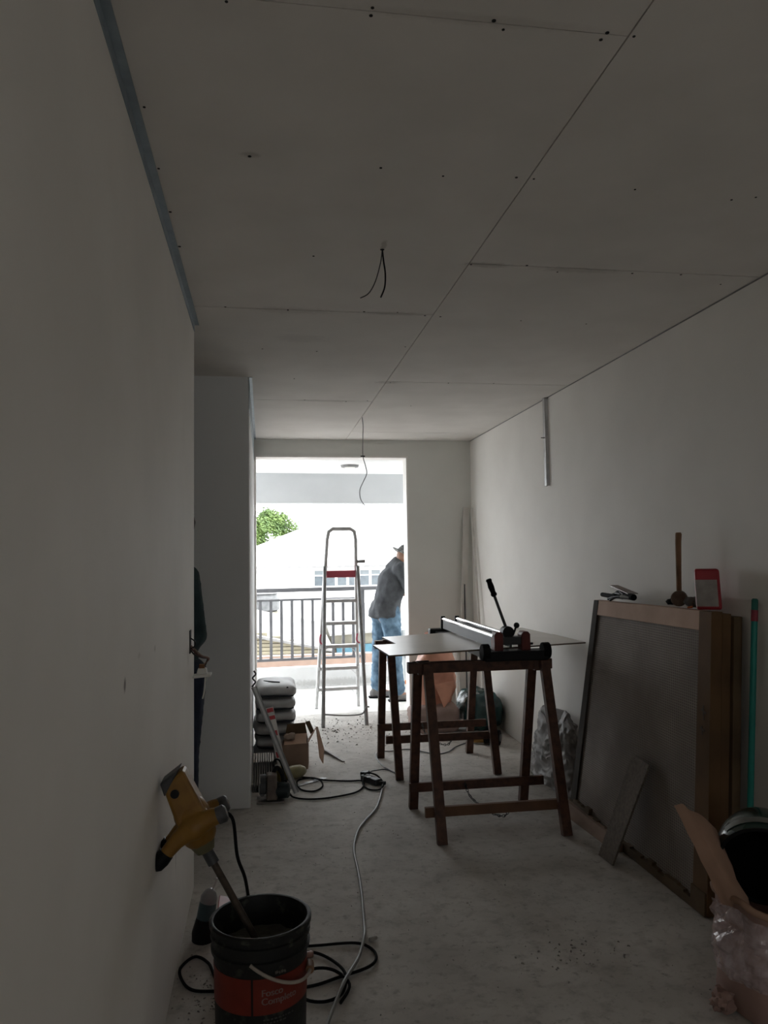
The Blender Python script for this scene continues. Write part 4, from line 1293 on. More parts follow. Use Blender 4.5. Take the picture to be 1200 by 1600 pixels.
# ================================================================== clutter at the partition
M_BAG = mat('cement_bag_paper', (0.50, 0.50, 0.50), (0.38, 0.38, 0.385), 0.55, scale=9, bump=0.2, bscale=20)
M_BAGD = mat('bag_dark_print', (0.045, 0.05, 0.06), (0.03, 0.034, 0.042), 0.6)
ord_ = ('bottom cement bag of the stack', 'second cement bag up from the floor in the stack', 'third cement bag up in the stack, behind the white strip', 'fourth cement bag up in the stack',
        'cement bag second from the top of the stack', 'topmost cement bag of the stack, with black print and a stick on it')
for i in range(6):
    z0 = 0.005 + i * 0.0925
    cx = 0.080 + 0.008 * (i % 2) + (0.004 if i > 2 else 0)
    r = thing('cement_bag', (cx, 6.02, z0), ord_[i], 'cement bag', 'cement bags stacked by the partition')
    MB().sack((cx, 6.02, z0 + 0.049), (0.150, 0.27, 0.047), 0.015 * ((i * 7) % 3 - 1), i + 1, 0.62, 0.30, 0.018, 7.0, 56, 16).build('bag', M_BAG, r, smooth=True)
    # dark printed lower edge folded under
    MB().sack((cx, 6.02, z0 + 0.017), (0.143, 0.262, 0.016), 0.0, i + 1, 0.7, 0.30, 0.006, 7.0, 56, 10).build('dark_band', M_BAGD, r, smooth=True)
    if i == 5:
        MB().obox((cx + 0.07, 5.765, z0 + 0.050), (cx + 0.085, 5.770, z0 + 0.082), 0.006, 0.012).build('black_print', M_BLACK, r)
tag(MB().tube([(0.00, 5.83, 0.592), (0.06, 5.83, 0.582), (0.12, 5.84, 0.574)], [0.003, 0.007, 0.006], 6).build('wooden_stick', M_DGREY, at=(0.06, 5.83, 0.61)), 'thin dark stick lying on the topmost cement bag', 'stick')

bx = thing('cardboard_box', (0.28, 5.72, 0), 'open cardboard box with raised flaps in front of the cement bags', 'box')
def wallq(a, b_, h, t=0.005):
    a, b_ = Vector(a), Vector(b_)
    n_ = Vector((b_.y - a.y, a.x - b_.x, 0)).normalized() * t
    return MB().hexa([a, b_, b_ + n_, a + n_, a + Vector((0, 0, h)), b_ + Vector((0, 0, h)), b_ + n_ + Vector((0, 0, h)), a + n_ + Vector((0, 0, h))])
c0, c1, c2, c3 = (0.130, 5.55, 0.002), (0.305, 5.57, 0.002), (0.320, 5.73, 0.002), (0.145, 5.72, 0.002)
for a, b_ in ((c0, c1), (c1, c2), (c2, c3), (c3, c0)):
    wallq(a, b_, 0.180).build('side', M_CARD, bx)
MB().prism([c0, c1, c2, c3], (0, 0, 0.004)).build('bottom', M_CARD_D, bx)
MB().prism([(0.140, 5.56, 0.176), (0.300, 5.58, 0.176), (0.312, 5.72, 0.215), (0.155, 5.71, 0.215)], (0, 0, 0.004)).build('inner_flap', M_CARD_L, bx)
MB().prism([(0.310, 5.575, 0.182), (0.324, 5.728, 0.182), (0.380, 5.72, 0.262), (0.375, 5.65, 0.275)], (0.005, 0, 0)).build('flap', M_CARD_L, bx)
MB().prism([(0.372, 5.66, 0.275), (0.385, 5.70, 0.265), (0.430, 5.70, 0.10), (0.420, 5.66, 0.01), (0.395, 5.64, 0.06)], (0.006, 0.002, 0)).build('hanging_flap', M_CARD_L, bx)
MB().prism([(0.15, 5.726, 0.182), (0.318, 5.736, 0.182), (0.300, 5.744, 0.290), (0.17, 5.738, 0.285)], (0, 0.005, 0)).build('flap', M_CARD_D, bx)
MB().prism([(0.300, 5.73, 0.295), (0.330, 5.73, 0.30), (0.36, 5.70, 0.23), (0.335, 5.68, 0.22)], (0.004, 0.006, 0.004)).build('curled_flap', M_CARD_D, bx)
tag(MB().sack((0.185, 5.63, 0.222), (0.045, 0.03, 0.022), 0.5, 12, 0.8, 0.8, 0.02, 30, 22, 12).build('crumpled_paper', mat('pale_paper', (0.42, 0.34, 0.28), (0.33, 0.26, 0.21), 0.8), smooth=True, at=(0.185, 5.63, 0.20)), 'crumpled pale paper on the open cardboard box', 'paper')

sb = thing('spirit_level', (0.14, 5.42, 0), 'white box bar with red marks leaning against the cement bags', 'level')
a, b_ = Vector((0.130, 5.44, 0.032)), Vector((0.042, 5.69, 0.415))
b_.y = 5.70
lvl_m = mat('level_white', (0.62, 0.60, 0.58), (0.52, 0.50, 0.48), 0.5)
MB().obox(a, b_, 0.055, 0.022, up=(0, -1, 0.6)).build('body', lvl_m, sb, bevel=0.002)
ax_ = (b_ - a).normalized()
sv = ax_.cross(Vector((0, -1, 0.6))).normalized()
uv = sv.cross(ax_).normalized()
if uv.y > 0:
    uv = -uv
for t0, t1, w_ in ((0.0, 0.07, 0.0555), (0.20, 0.29, 0.046), (0.54, 0.62, 0.034), (0.80, 0.86, 0.05), (0.92, 0.985, 0.046)):
    MB().obox(a.lerp(b_, t0) + uv * 0.0112, a.lerp(b_, t1) + uv * 0.0112, w_, 0.002, up=tuple(uv)).build('red_mark', mat('red_print', (0.45, 0.05, 0.06)), sb)

se = thing('aluminium_straightedge', (0.20, 5.02, 0), 'long aluminium straightedge leaning on the partition edge', 'straightedge')
a, b_ = Vector((0.203, 5.0, 0.012)), Vector((-0.060, 5.0, 0.685))
MB().obox(a, b_, 0.036, 0.018, up=(0, -1, 0.2)).build('profile', M_ALU_D, se, bevel=0.002)
MB().obox(a + Vector((0, -0.0095, 0.002)), b_ + Vector((0, -0.0095, 0.002)), 0.014, 0.003, up=(0, -1, 0.2)).build('rib', M_ALU, se)
zz_ = [b_ + Vector((-0.012, 0.0, 0.0)), b_ + Vector((0.012, 0, 0.03)), b_ + Vector((-0.010, 0, 0.055)), b_ + Vector((0.014, 0, 0.08)), b_ + Vector((0.0, 0, 0.10))]
zz = MB()
for p, q in zip(zz_, zz_[1:]):
    zz.obox(p, q, 0.010, 0.009, up=(0, 1, 0))
tag(zz.build('zigzag_strip', M_DGREY, at=tuple(b_)), 'dark zigzag metal strip sticking up above the leaning straightedge', 'strip')

# upright tile offcuts beside the partition
M_OFF_LIT = mat('tile_offcut', (0.60, 0.58, 0.55), (0.5, 0.48, 0.46), 0.6)  # offcut tops coloured pale where light catches them, bodies kept dark
M_OFFD = mat('tile_offcut_dark', (0.10, 0.10, 0.10), (0.06, 0.06, 0.06), 0.8)
for i in range(9):
    x = -0.070 + i * 0.0150
    r = thing('tile_offcut', (x, 5.17, 0), 'thin upright tile offcut in the row between the partition and the tile saw', 'tile', 'row of upright tile offcuts')
    MB().hexa([(x, 5.09, 0.0), (x + 0.009, 5.09, 0.0), (x + 0.009, 5.27, 0.0), (x, 5.27, 0.0), (x + 0.004, 5.13, 0.178), (x + 0.013, 5.13, 0.178), (x + 0.013, 5.29, 0.195), (x + 0.004, 5.29, 0.195)]).build('body', M_OFFD, r)
    MB().hexa([(x + 0.0035, 5.127, 0.160), (x + 0.0135, 5.127, 0.160), (x + 0.0135, 5.29, 0.190), (x + 0.0035, 5.29, 0.190), (x + 0.004, 5.132, 0.182), (x + 0.013, 5.132, 0.182), (x + 0.013, 5.29, 0.199), (x + 0.004, 5.29, 0.199)]).build('lit_edge', M_OFF_LIT, r)

# yellow bottle on its side
yb = thing('yellow_bottle', (0.18, 5.36, 0), 'yellow plastic bottle lying on the floor in front of the cardboard box', 'bottle')
MB().tube([(0.085, 5.27, 0.055), (0.098, 5.275, 0.055), (0.13, 5.29, 0.055), (0.145, 5.30, 0.05)], [0.035, 0.052, 0.052, 0.04], 20).build('base', mat('yellow_dull', (0.30, 0.24, 0.045), (0.22, 0.17, 0.03), 0.5), yb, smooth=True)
MB().tube([(0.145, 5.30, 0.05), (0.19, 5.33, 0.048), (0.245, 5.37, 0.045), (0.27, 5.39, 0.042), (0.277, 5.395, 0.04)], [0.04, 0.046, 0.042, 0.028, 0.012], 18).build('body', mat('yellow_clear', (0.32, 0.29, 0.16), (0.22, 0.20, 0.10), 0.3, scale=12), yb, smooth=True)
tag(MB().hexa([(0.10, 5.10, 0.001), (0.12, 5.08, 0.001), (0.42, 5.30, 0.001), (0.40, 5.33, 0.001), (0.10, 5.10, 0.006), (0.12, 5.08, 0.006), (0.42, 5.30, 0.006), (0.40, 5.33, 0.006)]).build('metal_strip', M_ALU_D, at=(0.25, 5.2, 0)), 'thin metal strip lying flat on the floor by the yellow bottle', 'strip')
tag(MB().hexa([(0.44, 6.05, 0.002), (0.455, 6.05, 0.002), (0.585, 5.70, 0.002), (0.570, 5.70, 0.002), (0.43, 6.06, 0.03), (0.445, 6.06, 0.03), (0.585, 5.70, 0.008), (0.570, 5.70, 0.008)]).build('wood_splinter', mat('grey_wood', (0.22, 0.20, 0.18)), at=(0.5, 5.8, 0)), 'grey splinter of board lying beyond the cardboard box', 'board')

# circular tile saw
ts = thing('tile_saw', (0.05, 4.90, 0), 'hand-held circular tile saw on the floor at the partition corner', 'saw')
MB().box((-0.045, 4.84, 0.004), (0.125, 4.975, 0.010)).build('base_plate', mat('worn_steel', (0.30, 0.28, 0.27), (0.2, 0.17, 0.16), 0.4, 0.7), ts)
MB().cyl((-0.008, 4.905, 0.085), (-0.004, 4.903, 0.085), 0.055, 28).build('blade', M_ALU, ts)
MB().cyl((-0.014, 4.908, 0.085), (-0.001, 4.902, 0.085), 0.018, 14).build('flange', M_BLACK, ts)
b = MB()
gp = [Vector((-0.022, 4.905 + 0.072 * math.cos(q), 0.088 + 0.075 * math.sin(q))) for q in [math.radians(-20 + 220 * k / 14) for k in range(15)]]
gi = [Vector((-0.022, 4.905 + 0.052 * math.cos(q), 0.088 + 0.055 * math.sin(q))) for q in [math.radians(-20 + 220 * k / 14) for k in range(15)]]
for k in range(14):
    e = Vector((0.034, 0, 0))
    b.hexa([gp[k], gp[k + 1], gi[k + 1], gi[k], gp[k] + e, gp[k + 1] + e, gi[k + 1] + e, gi[k] + e])
b.build('blade_guard', M_DGREY, ts)
MB().hexa([(0.014, 4.855, 0.012), (0.082, 4.855, 0.012), (0.082, 4.96, 0.012), (0.014, 4.96, 0.012), (0.018, 4.865, 0.165), (0.080, 4.865, 0.165), (0.080, 4.955, 0.165), (0.018, 4.955, 0.165)]).build('gear_housing', mat('dusty_metal', (0.20, 0.165, 0.14), (0.14, 0.11, 0.095), 0.6, 0.2, scale=20), ts, bevel=0.01)
MB().tube([(0.080, 4.905, 0.062), (0.105, 4.90, 0.062), (0.150, 4.895, 0.060), (0.158, 4.894, 0.060)], [0.048, 0.050, 0.046, 0.034], 20).build('motor', mat('dark_teal_plastic', (0.022, 0.034, 0.036), (0.016, 0.024, 0.026), 0.5), ts, smooth=True)
MB().tube(crom([(0.06, 4.93, 0.165), (0.08, 4.96, 0.185), (0.11, 4.97, 0.15), (0.12, 4.94, 0.105)], 6), 0.014, 10).build('handle', M_BLACK, ts, smooth=True)
cr = [(0.07, 4.95, 0.175), (0.06, 5.02, 0.20), (0.075, 5.06, 0.21), (0.105, 5.07, 0.19), (0.135, 5.0, 0.10), (0.16, 4.96, 0.02), (0.20, 4.90, 0.008), (0.303, 4.862, 0.007), (0.423, 4.875, 0.007), (0.571, 4.942, 0.007), (0.64, 5.066, 0.007),
      (0.643, 5.182, 0.008), (0.559, 5.199, 0.007), (0.413, 5.244, 0.008), (0.311, 5.326, 0.007), (0.222, 5.269, 0.007), (0.234, 5.08, 0.007), (0.313, 5.022, 0.007), (0.378, 5.12, 0.007), (0.363, 5.25, 0.014), (0.269, 5.35, 0.007), (0.17, 5.40, 0.007)]
MB().tube(crom(cr, 8), 0.0055, 8).build('power_cord', M_BLACKR, ts, smooth=True)

# socket block and cords on the floor
sx = thing('socket_block', (0.70, 5.16, 0), 'black extension socket block with plugs lying on the floor', 'socket')
MB().obox((0.66, 5.22, 0.022), (0.745, 5.08, 0.020), 0.055, 0.040).build('body', M_DGREY, sx, bevel=0.006)
MB().obox((0.652, 5.27, 0.030), (0.70, 5.245, 0.032), 0.05, 0.034).build('plug', M_BLACK, sx, bevel=0.005)
MB().obox((0.745, 5.085, 0.020), (0.785, 5.06, 0.018), 0.024, 0.022).build('plug', M_BLACK, sx, bevel=0.004)
MB().box((0.672, 5.13, 0.0405), (0.70, 5.16, 0.043)).build('outlet_face', mat('pale_grey', (0.4, 0.4, 0.4)), sx)
tag(MB().tube(crom([(0.655, 5.16, 0.034), (0.64, 5.08, 0.012), (0.665, 4.99, 0.007), (0.72, 4.965, 0.007), (0.75, 4.99, 0.012), (0.77, 5.06, 0.022), (0.74, 5.16, 0.046), (0.68, 5.21, 0.05), (0.65, 5.17, 0.03)], 7), 0.0055, 8).build('cord_loop', M_BLACKR, smooth=True, at=(0.70, 5.07, 0)), 'loop of black cord around the socket block', 'cord')
M_GCORD = mat('grey_pvc', (0.30, 0.30, 0.29), (0.22, 0.22, 0.21), 0.5)
tag(MB().tube(crom([(0.775, 5.065, 0.018), (0.755, 5.01, 0.008), (0.74, 4.93, 0.007), (0.66, 4.62, 0.007), (0.56, 4.40, 0.007), (0.50, 4.24, 0.007), (0.452, 3.995, 0.007), (0.44, 3.72, 0.007), (0.425, 3.473, 0.007), (0.40, 3.2, 0.007), (0.385, 3.08, 0.018), (0.344, 2.93, 0.014), (0.275, 2.76, 0.026), (0.215, 2.60, 0.016), (0.15, 2.4, 0.007), (0.05, 2.15, 0.007)], 8), 0.0065, 8).build('extension_cord', M_GCORD, smooth=True, at=(0.45, 3.8, 0)), 'long grey extension cord snaking across the cement floor', 'cord')
tag(MB().tube(crom([(0.70, 5.26, 0.034), (0.735, 5.32, 0.03), (0.785, 5.40, 0.012), (0.835, 5.425, 0.007), (0.879, 5.381, 0.006), (0.915, 5.25, 0.006), (0.86, 5.44, 0.007), (0.842, 5.50, 0.006), (0.828, 5.66, 0.006), (0.835, 5.82, 0.006), (0.88, 5.94, 0.006), (0.959, 5.919, 0.006), (1.114, 5.945, 0.006), (1.274, 5.77, 0.006), (1.385, 5.807, 0.006), (1.486, 5.95, 0.006), (1.62, 6.03, 0.02), (1.66, 6.04, 0.03)], 8), 0.0042, 8).build('thin_cord', M_DGREY, smooth=True, at=(1.0, 5.7, 0)), 'thin dark cord running under the sawhorse to the yellow grinder', 'cord')

# ================================================================== bags in the far right corner
M_SALM = mat('salmon_plastic', (0.80, 0.40, 0.28), (0.66, 0.32, 0.22), 0.45, scale=8, bump=0.4, bscale=14)
b = MB()
rows = []
for j in range(26):
    t = j / 25
    z = 0.24 + 0.60 * t
    wd = (0.155 + 0.03 * math.sin(t * 2.6)) * (1 - 0.55 * max(0, t - 0.55) / 0.45)
    row = []
    for k in range(44):
        th = 2 * math.pi * k / 44
        p = Vector((1.455 + wd * math.cos(th), 6.55 + wd * 0.8 * math.sin(th), z))
        w = noise.noise(p * 7) * 0.045 - abs(noise.noise(p * 13 + Vector((4, 0, 0)))) * 0.04
        p += Vector((math.cos(th), math.sin(th), 0)) * w
        row.append(b.bm.verts.new(p))
    rows.append(row)
for A, B in zip(rows, rows[1:]):
    for k in range(44):
        b.bm.faces.new((A[k], A[(k + 1) % 44], B[(k + 1) % 44], B[k]))
b.bm.faces.new(rows[0][::-1]); b.bm.faces.new(rows[-1])
ss_ = thing('plastic_sack', (1.455, 6.55, 0.24), 'upright salmon plastic sack standing on a pale bag behind the sawhorse', 'sack')
b.build('bag', M_SALM, ss_, smooth=True)
MB().prism([(1.42, 6.39, 0.42), (1.60, 6.41, 0.44), (1.55, 6.38, 0.28), (1.49, 6.36, 0.225)], (0.0, 0.012, 0)).build('folded_corner', M_SALM, ss_, bevel=0.004)
r = thing('mortar_bag', (1.40, 6.52, 0), 'pale pinkish mortar bag lying under the salmon sack', 'sack')
MB().sack((1.43, 6.52, 0.128), (0.205, 0.20, 0.124), 0.05, 21, 0.6, 0.35, 0.03, 7, 56, 20).build('bag', mat('pale_pink_paper', (0.40, 0.29, 0.26), (0.32, 0.23, 0.20), 0.8, bump=0.3, bscale=16), r, smooth=True)
r = thing('green_bag', (1.84, 6.45, 0), 'dark green plastic bag slumped at the foot of the right wall', 'bag')
MB().sack((1.825, 6.50, 0.178), (0.165, 0.22, 0.176), 0.1, 31, 0.62, 0.5, 0.045, 6, 56, 24).build('bag', mat('dark_green_film', (0.022, 0.075, 0.075), (0.014, 0.05, 0.05), 0.25, scale=6, bump=0.6, bscale=14, spec=0.6), r, smooth=True)
yg = thing('yellow_grinder', (1.74, 5.98, 0), 'yellow handled grinder with black wheel on the floor by the green bag', 'grinder')
MB().tube([(1.62, 6.06, 0.035), (1.66, 6.04, 0.035), (1.73, 6.0, 0.038)], [0.022, 0.028, 0.026], 14).build('handle', mat('amber_plastic', (0.36, 0.20, 0.05), (0.28, 0.15, 0.035), 0.5), yg, smooth=True)
MB().tube([(1.73, 6.0, 0.038), (1.78, 5.97, 0.045)], [0.036, 0.034], 16).build('body', M_BLACK, yg, smooth=True)
MB().cyl((1.785, 5.955, 0.062), (1.835, 5.925, 0.062), 0.060, 24).build('wheel', M_BLACKR, yg, bevel=0.008)
MB().cyl((1.832, 5.926, 0.062), (1.842, 5.920, 0.062), 0.028, 18).build('wheel_hub', mat('hub_grey', (0.22, 0.22, 0.22)), yg)

# crumpled clear film in front of the wall
M_GFILM = mat('cloudy_film', (0.33, 0.315, 0.305), (0.26, 0.25, 0.245), 0.5, scale=8, bump=0.4, bscale=12, spec=0.6, alpha=0.9)
r = thing('plastic_sheet', (1.90, 4.95, 0), 'crumpled cloudy plastic sheet heaped against the right wall', 'plastic sheet')
b = MB()
rows = []
for j in range(50):
    t = j / 49
    row = []
    for k in range(110):
        th = 2 * math.pi * k / 110
        c_, s2 = math.cos(th), math.sin(th)
        prof_ = 1 - 0.5 * t ** 1.7
        yy = 4.92 + 0.40 * prof_ * s2 - 0.02 * t
        xx = 1.90 + 0.10 * prof_ * c_
        top_ = 0.42 + 0.16 * math.exp(-((yy - 4.62) / 0.10) ** 2) + 0.05 * math.exp(-((yy - 5.15) / 0.1) ** 2) - 0.12 * math.exp(-((yy - 4.9) / 0.07) ** 2)
        p = Vector((xx, yy, 0.004 + top_ * t))
        w = 0.035 * noise.noise(p * 8) - 0.05 * abs(noise.noise(p * 12)) + 0.03 * abs(noise.noise(p * 24)) + 0.012 * noise.noise(p * 50)
        p += Vector((c_ * 0.7, s2, 0.2)) * w
        p.x = min(p.x, 2.012)
        p.z = max(p.z, 0.003)
        row.append(b.bm.verts.new(p))
    rows.append(row)
for A, B in zip(rows, rows[1:]):
    for k in range(110):
        b.bm.faces.new((A[k], A[(k + 1) % 110], B[(k + 1) % 110], B[k]))
b.bm.faces.new(rows[0][::-1]); b.bm.faces.new(rows[-1])
b.build('film', M_GFILM, r, smooth=True)

# straightedges in the corner
for a, b_, w_, lab, m_ in (((1.845, 7.14, 0.0), (1.962, 7.275, 1.965), 0.055, 'wide pale straightedge board leaning into the far right corner', mat('pale_board', (0.66, 0.64, 0.60), (0.58, 0.56, 0.525), 0.7)),
                           ((1.96, 6.75, 0.0), (1.995, 7.19, 1.95), 0.022, 'narrow pale batten leaning against the right wall near the corner', MATS['pale_board']),
                           ((1.875, 7.05, 0.0), (1.915, 7.22, 1.22), 0.010, 'thin dark rod standing in front of the pale board in the corner', M_DGREY)):
    nm = 'corner_rod' if w_ < 0.015 else ('corner_board' if w_ > 0.05 else 'corner_batten')
    tag(MB().obox(a, b_, w_, 0.016, up=(0, -1, 0)).build(nm, m_, at=(a[0], a[1], 0)), lab, 'rod' if w_ < 0.015 else 'board')
tag(MB().tube([(1.79, 7.02, 0.0), (1.81, 7.26, 0.86)], 0.022, 12).build('plastic_pipe', M_WHITE, smooth=True, at=(1.79, 7.02, 0)), 'short white plastic pipe leaning on the back wall behind the salmon sack', 'pipe')
tag(MB().hexa([(1.60, 7.18, 0.0), (1.60, 7.15, 0.0), (1.74, 7.15, 0.0), (1.74, 7.18, 0.0), (1.60, 7.295, 0.60), (1.60, 7.265, 0.60), (1.75, 7.265, 0.63), (1.75, 7.295, 0.63)]).build('scrap_board', M_WOOD2, at=(1.75, 7.17, 0)), 'brown scrap board leaning on the back wall beside the white pipe', 'board')

# ================================================================== wires, wall fittings
wr = thing('ceiling_wires', (0.437, 2.72, ZC), 'two cut black wires hanging out of a hole in the ceiling boards', 'wire')
MB().cyl((0.437, 2.72, ZC - 0.001), (0.437, 2.72, ZC + 0.004), 0.008, 12).build('hole', M_DARK, wr)
MB().tube(crom([(0.437, 2.72, 2.62), (0.441, 2.72, 2.58), (0.447, 2.72, 2.53), (0.444, 2.72, 2.48), (0.429, 2.72, 2.441)], 5), 0.0032, 6).build('wire', M_BLACK, wr, smooth=True)
MB().tube(crom([(0.437, 2.72, 2.62), (0.430, 2.72, 2.57), (0.410, 2.72, 2.50), (0.385, 2.72, 2.455), (0.354, 2.72, 2.436)], 5), 0.0022, 6).build('wire', M_DGREY, wr, smooth=True)
wr = thing('hanging_cable', (0.797, 6.10, ZC), 'pale thin cable hanging from the ceiling in front of the balcony door', 'cable')
MB().tube(crom([(0.797, 6.10, 2.62), (0.803, 6.10, 2.55), (0.80, 6.10, 2.44), (0.799, 6.10, 2.31), (0.818, 6.10, 2.23), (0.828, 6.10, 2.164), (0.795, 6.10, 2.09), (0.770, 6.10, 2.03), (0.776, 6.10, 1.96), (0.81, 6.10, 1.905)], 6), 0.0036, 6).build('cable', mat('dusty_cable', (0.25, 0.25, 0.25)), wr, smooth=True)
MB().tube([(0.81, 6.10, 1.905), (0.838, 6.10, 1.888)], 0.003, 6).build('bare_end', mat('copper_pale', (0.55, 0.48, 0.45)), wr)
MB().box((0.780, 6.095, 2.300), (0.815, 6.105, 2.309)).build('tape_knot', M_BLACK, wr)
cd = thing('wall_channel', (XR, 5.23, 1.98), 'short galvanised channel fixed upright on the right wall below the ceiling', 'channel')
b = MB()
b.box((XR - 0.022, 5.205, 1.985), (XR - 0.0195, 5.250, ZC - 0.002))
b.box((XR - 0.022, 5.205, 1.985), (XR, 5.2075, ZC - 0.002))
b.box((XR - 0.022, 5.2475, 1.985), (XR, 5.250, ZC - 0.002))
b.build('profile', M_ALU, cd)
MB().cyl((XR - 0.05, 5.222, 2.33), (XR - 0.018, 5.225, 2.33), 0.003, 8).build('screw', M_DGREY, cd)
ot = thing('hanging_socket', (-0.27, 3.62, 0.98), 'white wall socket dangling by its wires from the end of the left wall', 'socket')
MB().box((XL, 3.49, 1.085), (XL + 0.004, 3.545, 1.185)).build('wall_box', M_DARK, ot)
MB().hexa([(-0.315, 3.585, 0.962), (-0.235, 3.60, 0.966), (-0.235, 3.67, 0.966), (-0.315, 3.655, 0.962), (-0.315, 3.585, 0.974), (-0.235, 3.60, 0.978), (-0.235, 3.67, 0.978), (-0.315, 3.655, 0.974)]).build('faceplate', M_WHITE, ot, bevel=0.003)
MB().hexa([(-0.300, 3.60, 0.976), (-0.252, 3.61, 0.976), (-0.252, 3.655, 0.976), (-0.300, 3.645, 0.976), (-0.293, 3.605, 1.003), (-0.257, 3.613, 1.003), (-0.257, 3.65, 1.003), (-0.293, 3.64, 1.003)]).build('socket_body', M_WHITE, ot, bevel=0.003)
MB().box((-0.288, 3.612, 1.003), (-0.264, 3.64, 1.020)).build('terminal', mat('brown_orange', (0.22, 0.09, 0.03)), ot)
for k, c_ in enumerate(((0.05, 0.04, 0.04), (0.16, 0.06, 0.05), (0.28, 0.19, 0.15))):
    MB().tube(crom([(XL + 0.003, 3.515, 1.10 + 0.01 * k), (-0.300 + 0.006 * k, 3.53, 1.075 + 0.006 * k), (-0.270, 3.58, 1.055 + 0.004 * k), (-0.252 + 0.004 * k, 3.62, 1.045), (-0.264 - 0.006 * k, 3.628, 1.01)], 5), 0.0036, 6).build('wire', mat('wire_%d' % k, c_), ot, smooth=True)
MB().tube(crom([(XL + 0.004, 3.515, 1.15), (-0.298, 3.515, 1.135), (-0.300, 3.515, 1.115), (XL + 0.004, 3.515, 1.105)], 5), 0.003, 6).build('wire', M_BLACK, ot, smooth=True)
MB().tube(crom([(-0.262, 3.64, 0.962), (-0.264, 3.64, 0.93), (-0.268, 3.64, 0.89), (-0.275, 3.64, 0.862)], 4), 0.0036, 6).build('wire', M_WHITE, ot, smooth=True)

# ================================================================== crumbs on the floor
random.seed(11)
cb = MB()
def crumb(x, y, s):
    p = [Vector((random.uniform(-1, 1), random.uniform(-1, 1), 0)).normalized() * s * random.uniform(0.6, 1.2) for _ in range(4)]
    p.sort(key=lambda v: math.atan2(v.y, v.x))
    bot = [Vector((x, y, 0.0005)) + v for v in p]
    tp_ = [Vector((x, y, s * random.uniform(0.5, 1.0))) + v * 0.6 for v in p]
    cb.hexa(bot + tp_)
for _ in range(650):
    x, y = random.gauss(0.75, 0.40), random.gauss(6.75, 0.33)
    if -0.02 < x < 1.6 and 5.9 < y < 7.9:
        crumb(x, y, random.choice((0.003, 0.004, 0.005, 0.006, 0.010)) * random.uniform(0.6, 1.2))
for _ in range(260):
    x, y = random.uniform(-0.25, 1.7), random.uniform(2.3, 6.2)
    crumb(x, y, random.uniform(0.0015, 0.005))
for _ in range(160):
    x, y = random.gauss(-0.2, 0.07), random.gauss(2.72, 0.16)
    if x > -0.31:
        crumb(x, y, random.uniform(0.002, 0.006))
for _ in range(70):
    crumb(random.gauss(1.15, 0.12), random.gauss(2.82, 0.06), random.uniform(0.002, 0.007))
tag(cb.build('mortar_crumbs', mat('crumb_grey', (0.42, 0.40, 0.37), (0.22, 0.205, 0.19), 0.9, scale=3)), 'mortar crumbs and dust scattered over the cement floor', 'debris', kind='stuff')
tag(MB().sack((0.165, 2.99, 0.012), (0.018, 0.013, 0.011), 0, 5, 0.8, 0.8, 0.006, 60, 14, 8).build('brick_chip', mat('brick_pink', (0.36, 0.20, 0.16)), smooth=True, at=(0.165, 2.99, 0)), 'small pinkish chip of brick between the cord loops', 'chip')
tag(MB().sack((0.42, 3.07, 0.009), (0.02, 0.010, 0.008), 0.5, 6, 0.8, 0.8, 0.006, 60, 14, 8).build('mortar_chip', MATS['crumb_grey'], smooth=True, at=(0.42, 3.07, 0)), 'grey chip of mortar just past the grey cord', 'chip')
# ================================================================== the street outside
M_GND = mat('street_ground', (0.42, 0.41, 0.40), (0.36, 0.35, 0.34), 0.9, scale=0.5)
struct(MB().box((-60, 9.6, -5.2), (60, 120, -5.0)), 'ground', M_GND)
M_XW = mat('exterior_white', (0.80, 0.80, 0.78), (0.74, 0.74, 0.72), 0.8, scale=0.8)
M_XR = mat('exterior_pale_roof', (0.76, 0.75, 0.73), (0.70, 0.69, 0.67), 0.8, scale=1.2)
M_XG = mat('window_glass_grey', (0.07, 0.085, 0.095), (0.05, 0.06, 0.07), 0.15)
wh = thing('white_house', (3.0, 22, -5), 'white house with a pale hip roof and a band of windows across the street', 'house')
MB().box((-1.0, 20.2, -5), (9.0, 29, 1.28)).build('walls', M_XW, wh)
ev = [(-1.5, 19.9, 1.28), (9.5, 19.9, 1.28), (9.5, 30, 1.28), (-1.5, 30, 1.28)]
b = MB()
V = [b.bm.verts.new(p) for p in ev] + [b.bm.verts.new(p) for p in ((2.75, 25, 3.03), (6.0, 25, 3.10))]
for f in ((0, 1, 5, 4), (1, 2, 5), (2, 3, 4, 5), (3, 0, 4), (3, 2, 1, 0)):
    b.bm.faces.new([V[i] for i in f])
rf = b.build('roof', M_XR, wh)
MB().box((-1.5, 19.85, 1.22), (9.5, 19.92, 1.285)).build('gutter', mat('gutter_grey', (0.17, 0.165, 0.16)), wh)
for i in range(9):
    x = 1.30 + i * 0.30
    w_ = MB().box((x, 20.17, 0.72), (x + 0.29, 20.21, 1.16)).build('window', M_XW, wh)
    MB().box((x + 0.03, 20.155, 0.75), (x + 0.26, 20.175, 1.00)).build('pane', M_XG, w_)
    MB().box((x + 0.03, 20.155, 1.03), (x + 0.26, 20.175, 1.14)).build('pane', mat('window_glass_pale', (0.14, 0.16, 0.17), None, 0.2), w_)
sg = MB()
for i in range(14):
    sg.box((3.95 + i * 0.05, 19.7, 0.70), (3.965 + i * 0.05, 19.72, 1.18))
sg.build('window_grille', M_XW, wh)
MB().tube([(0.2, 20.1, 0.75), (0.32, 20.1, 0.85), (0.36, 20.1, 1.0), (0.30, 20.1, 1.1)], 0.014, 6).build('cable', mat('cable_grey', (0.4, 0.4, 0.4)), wh)

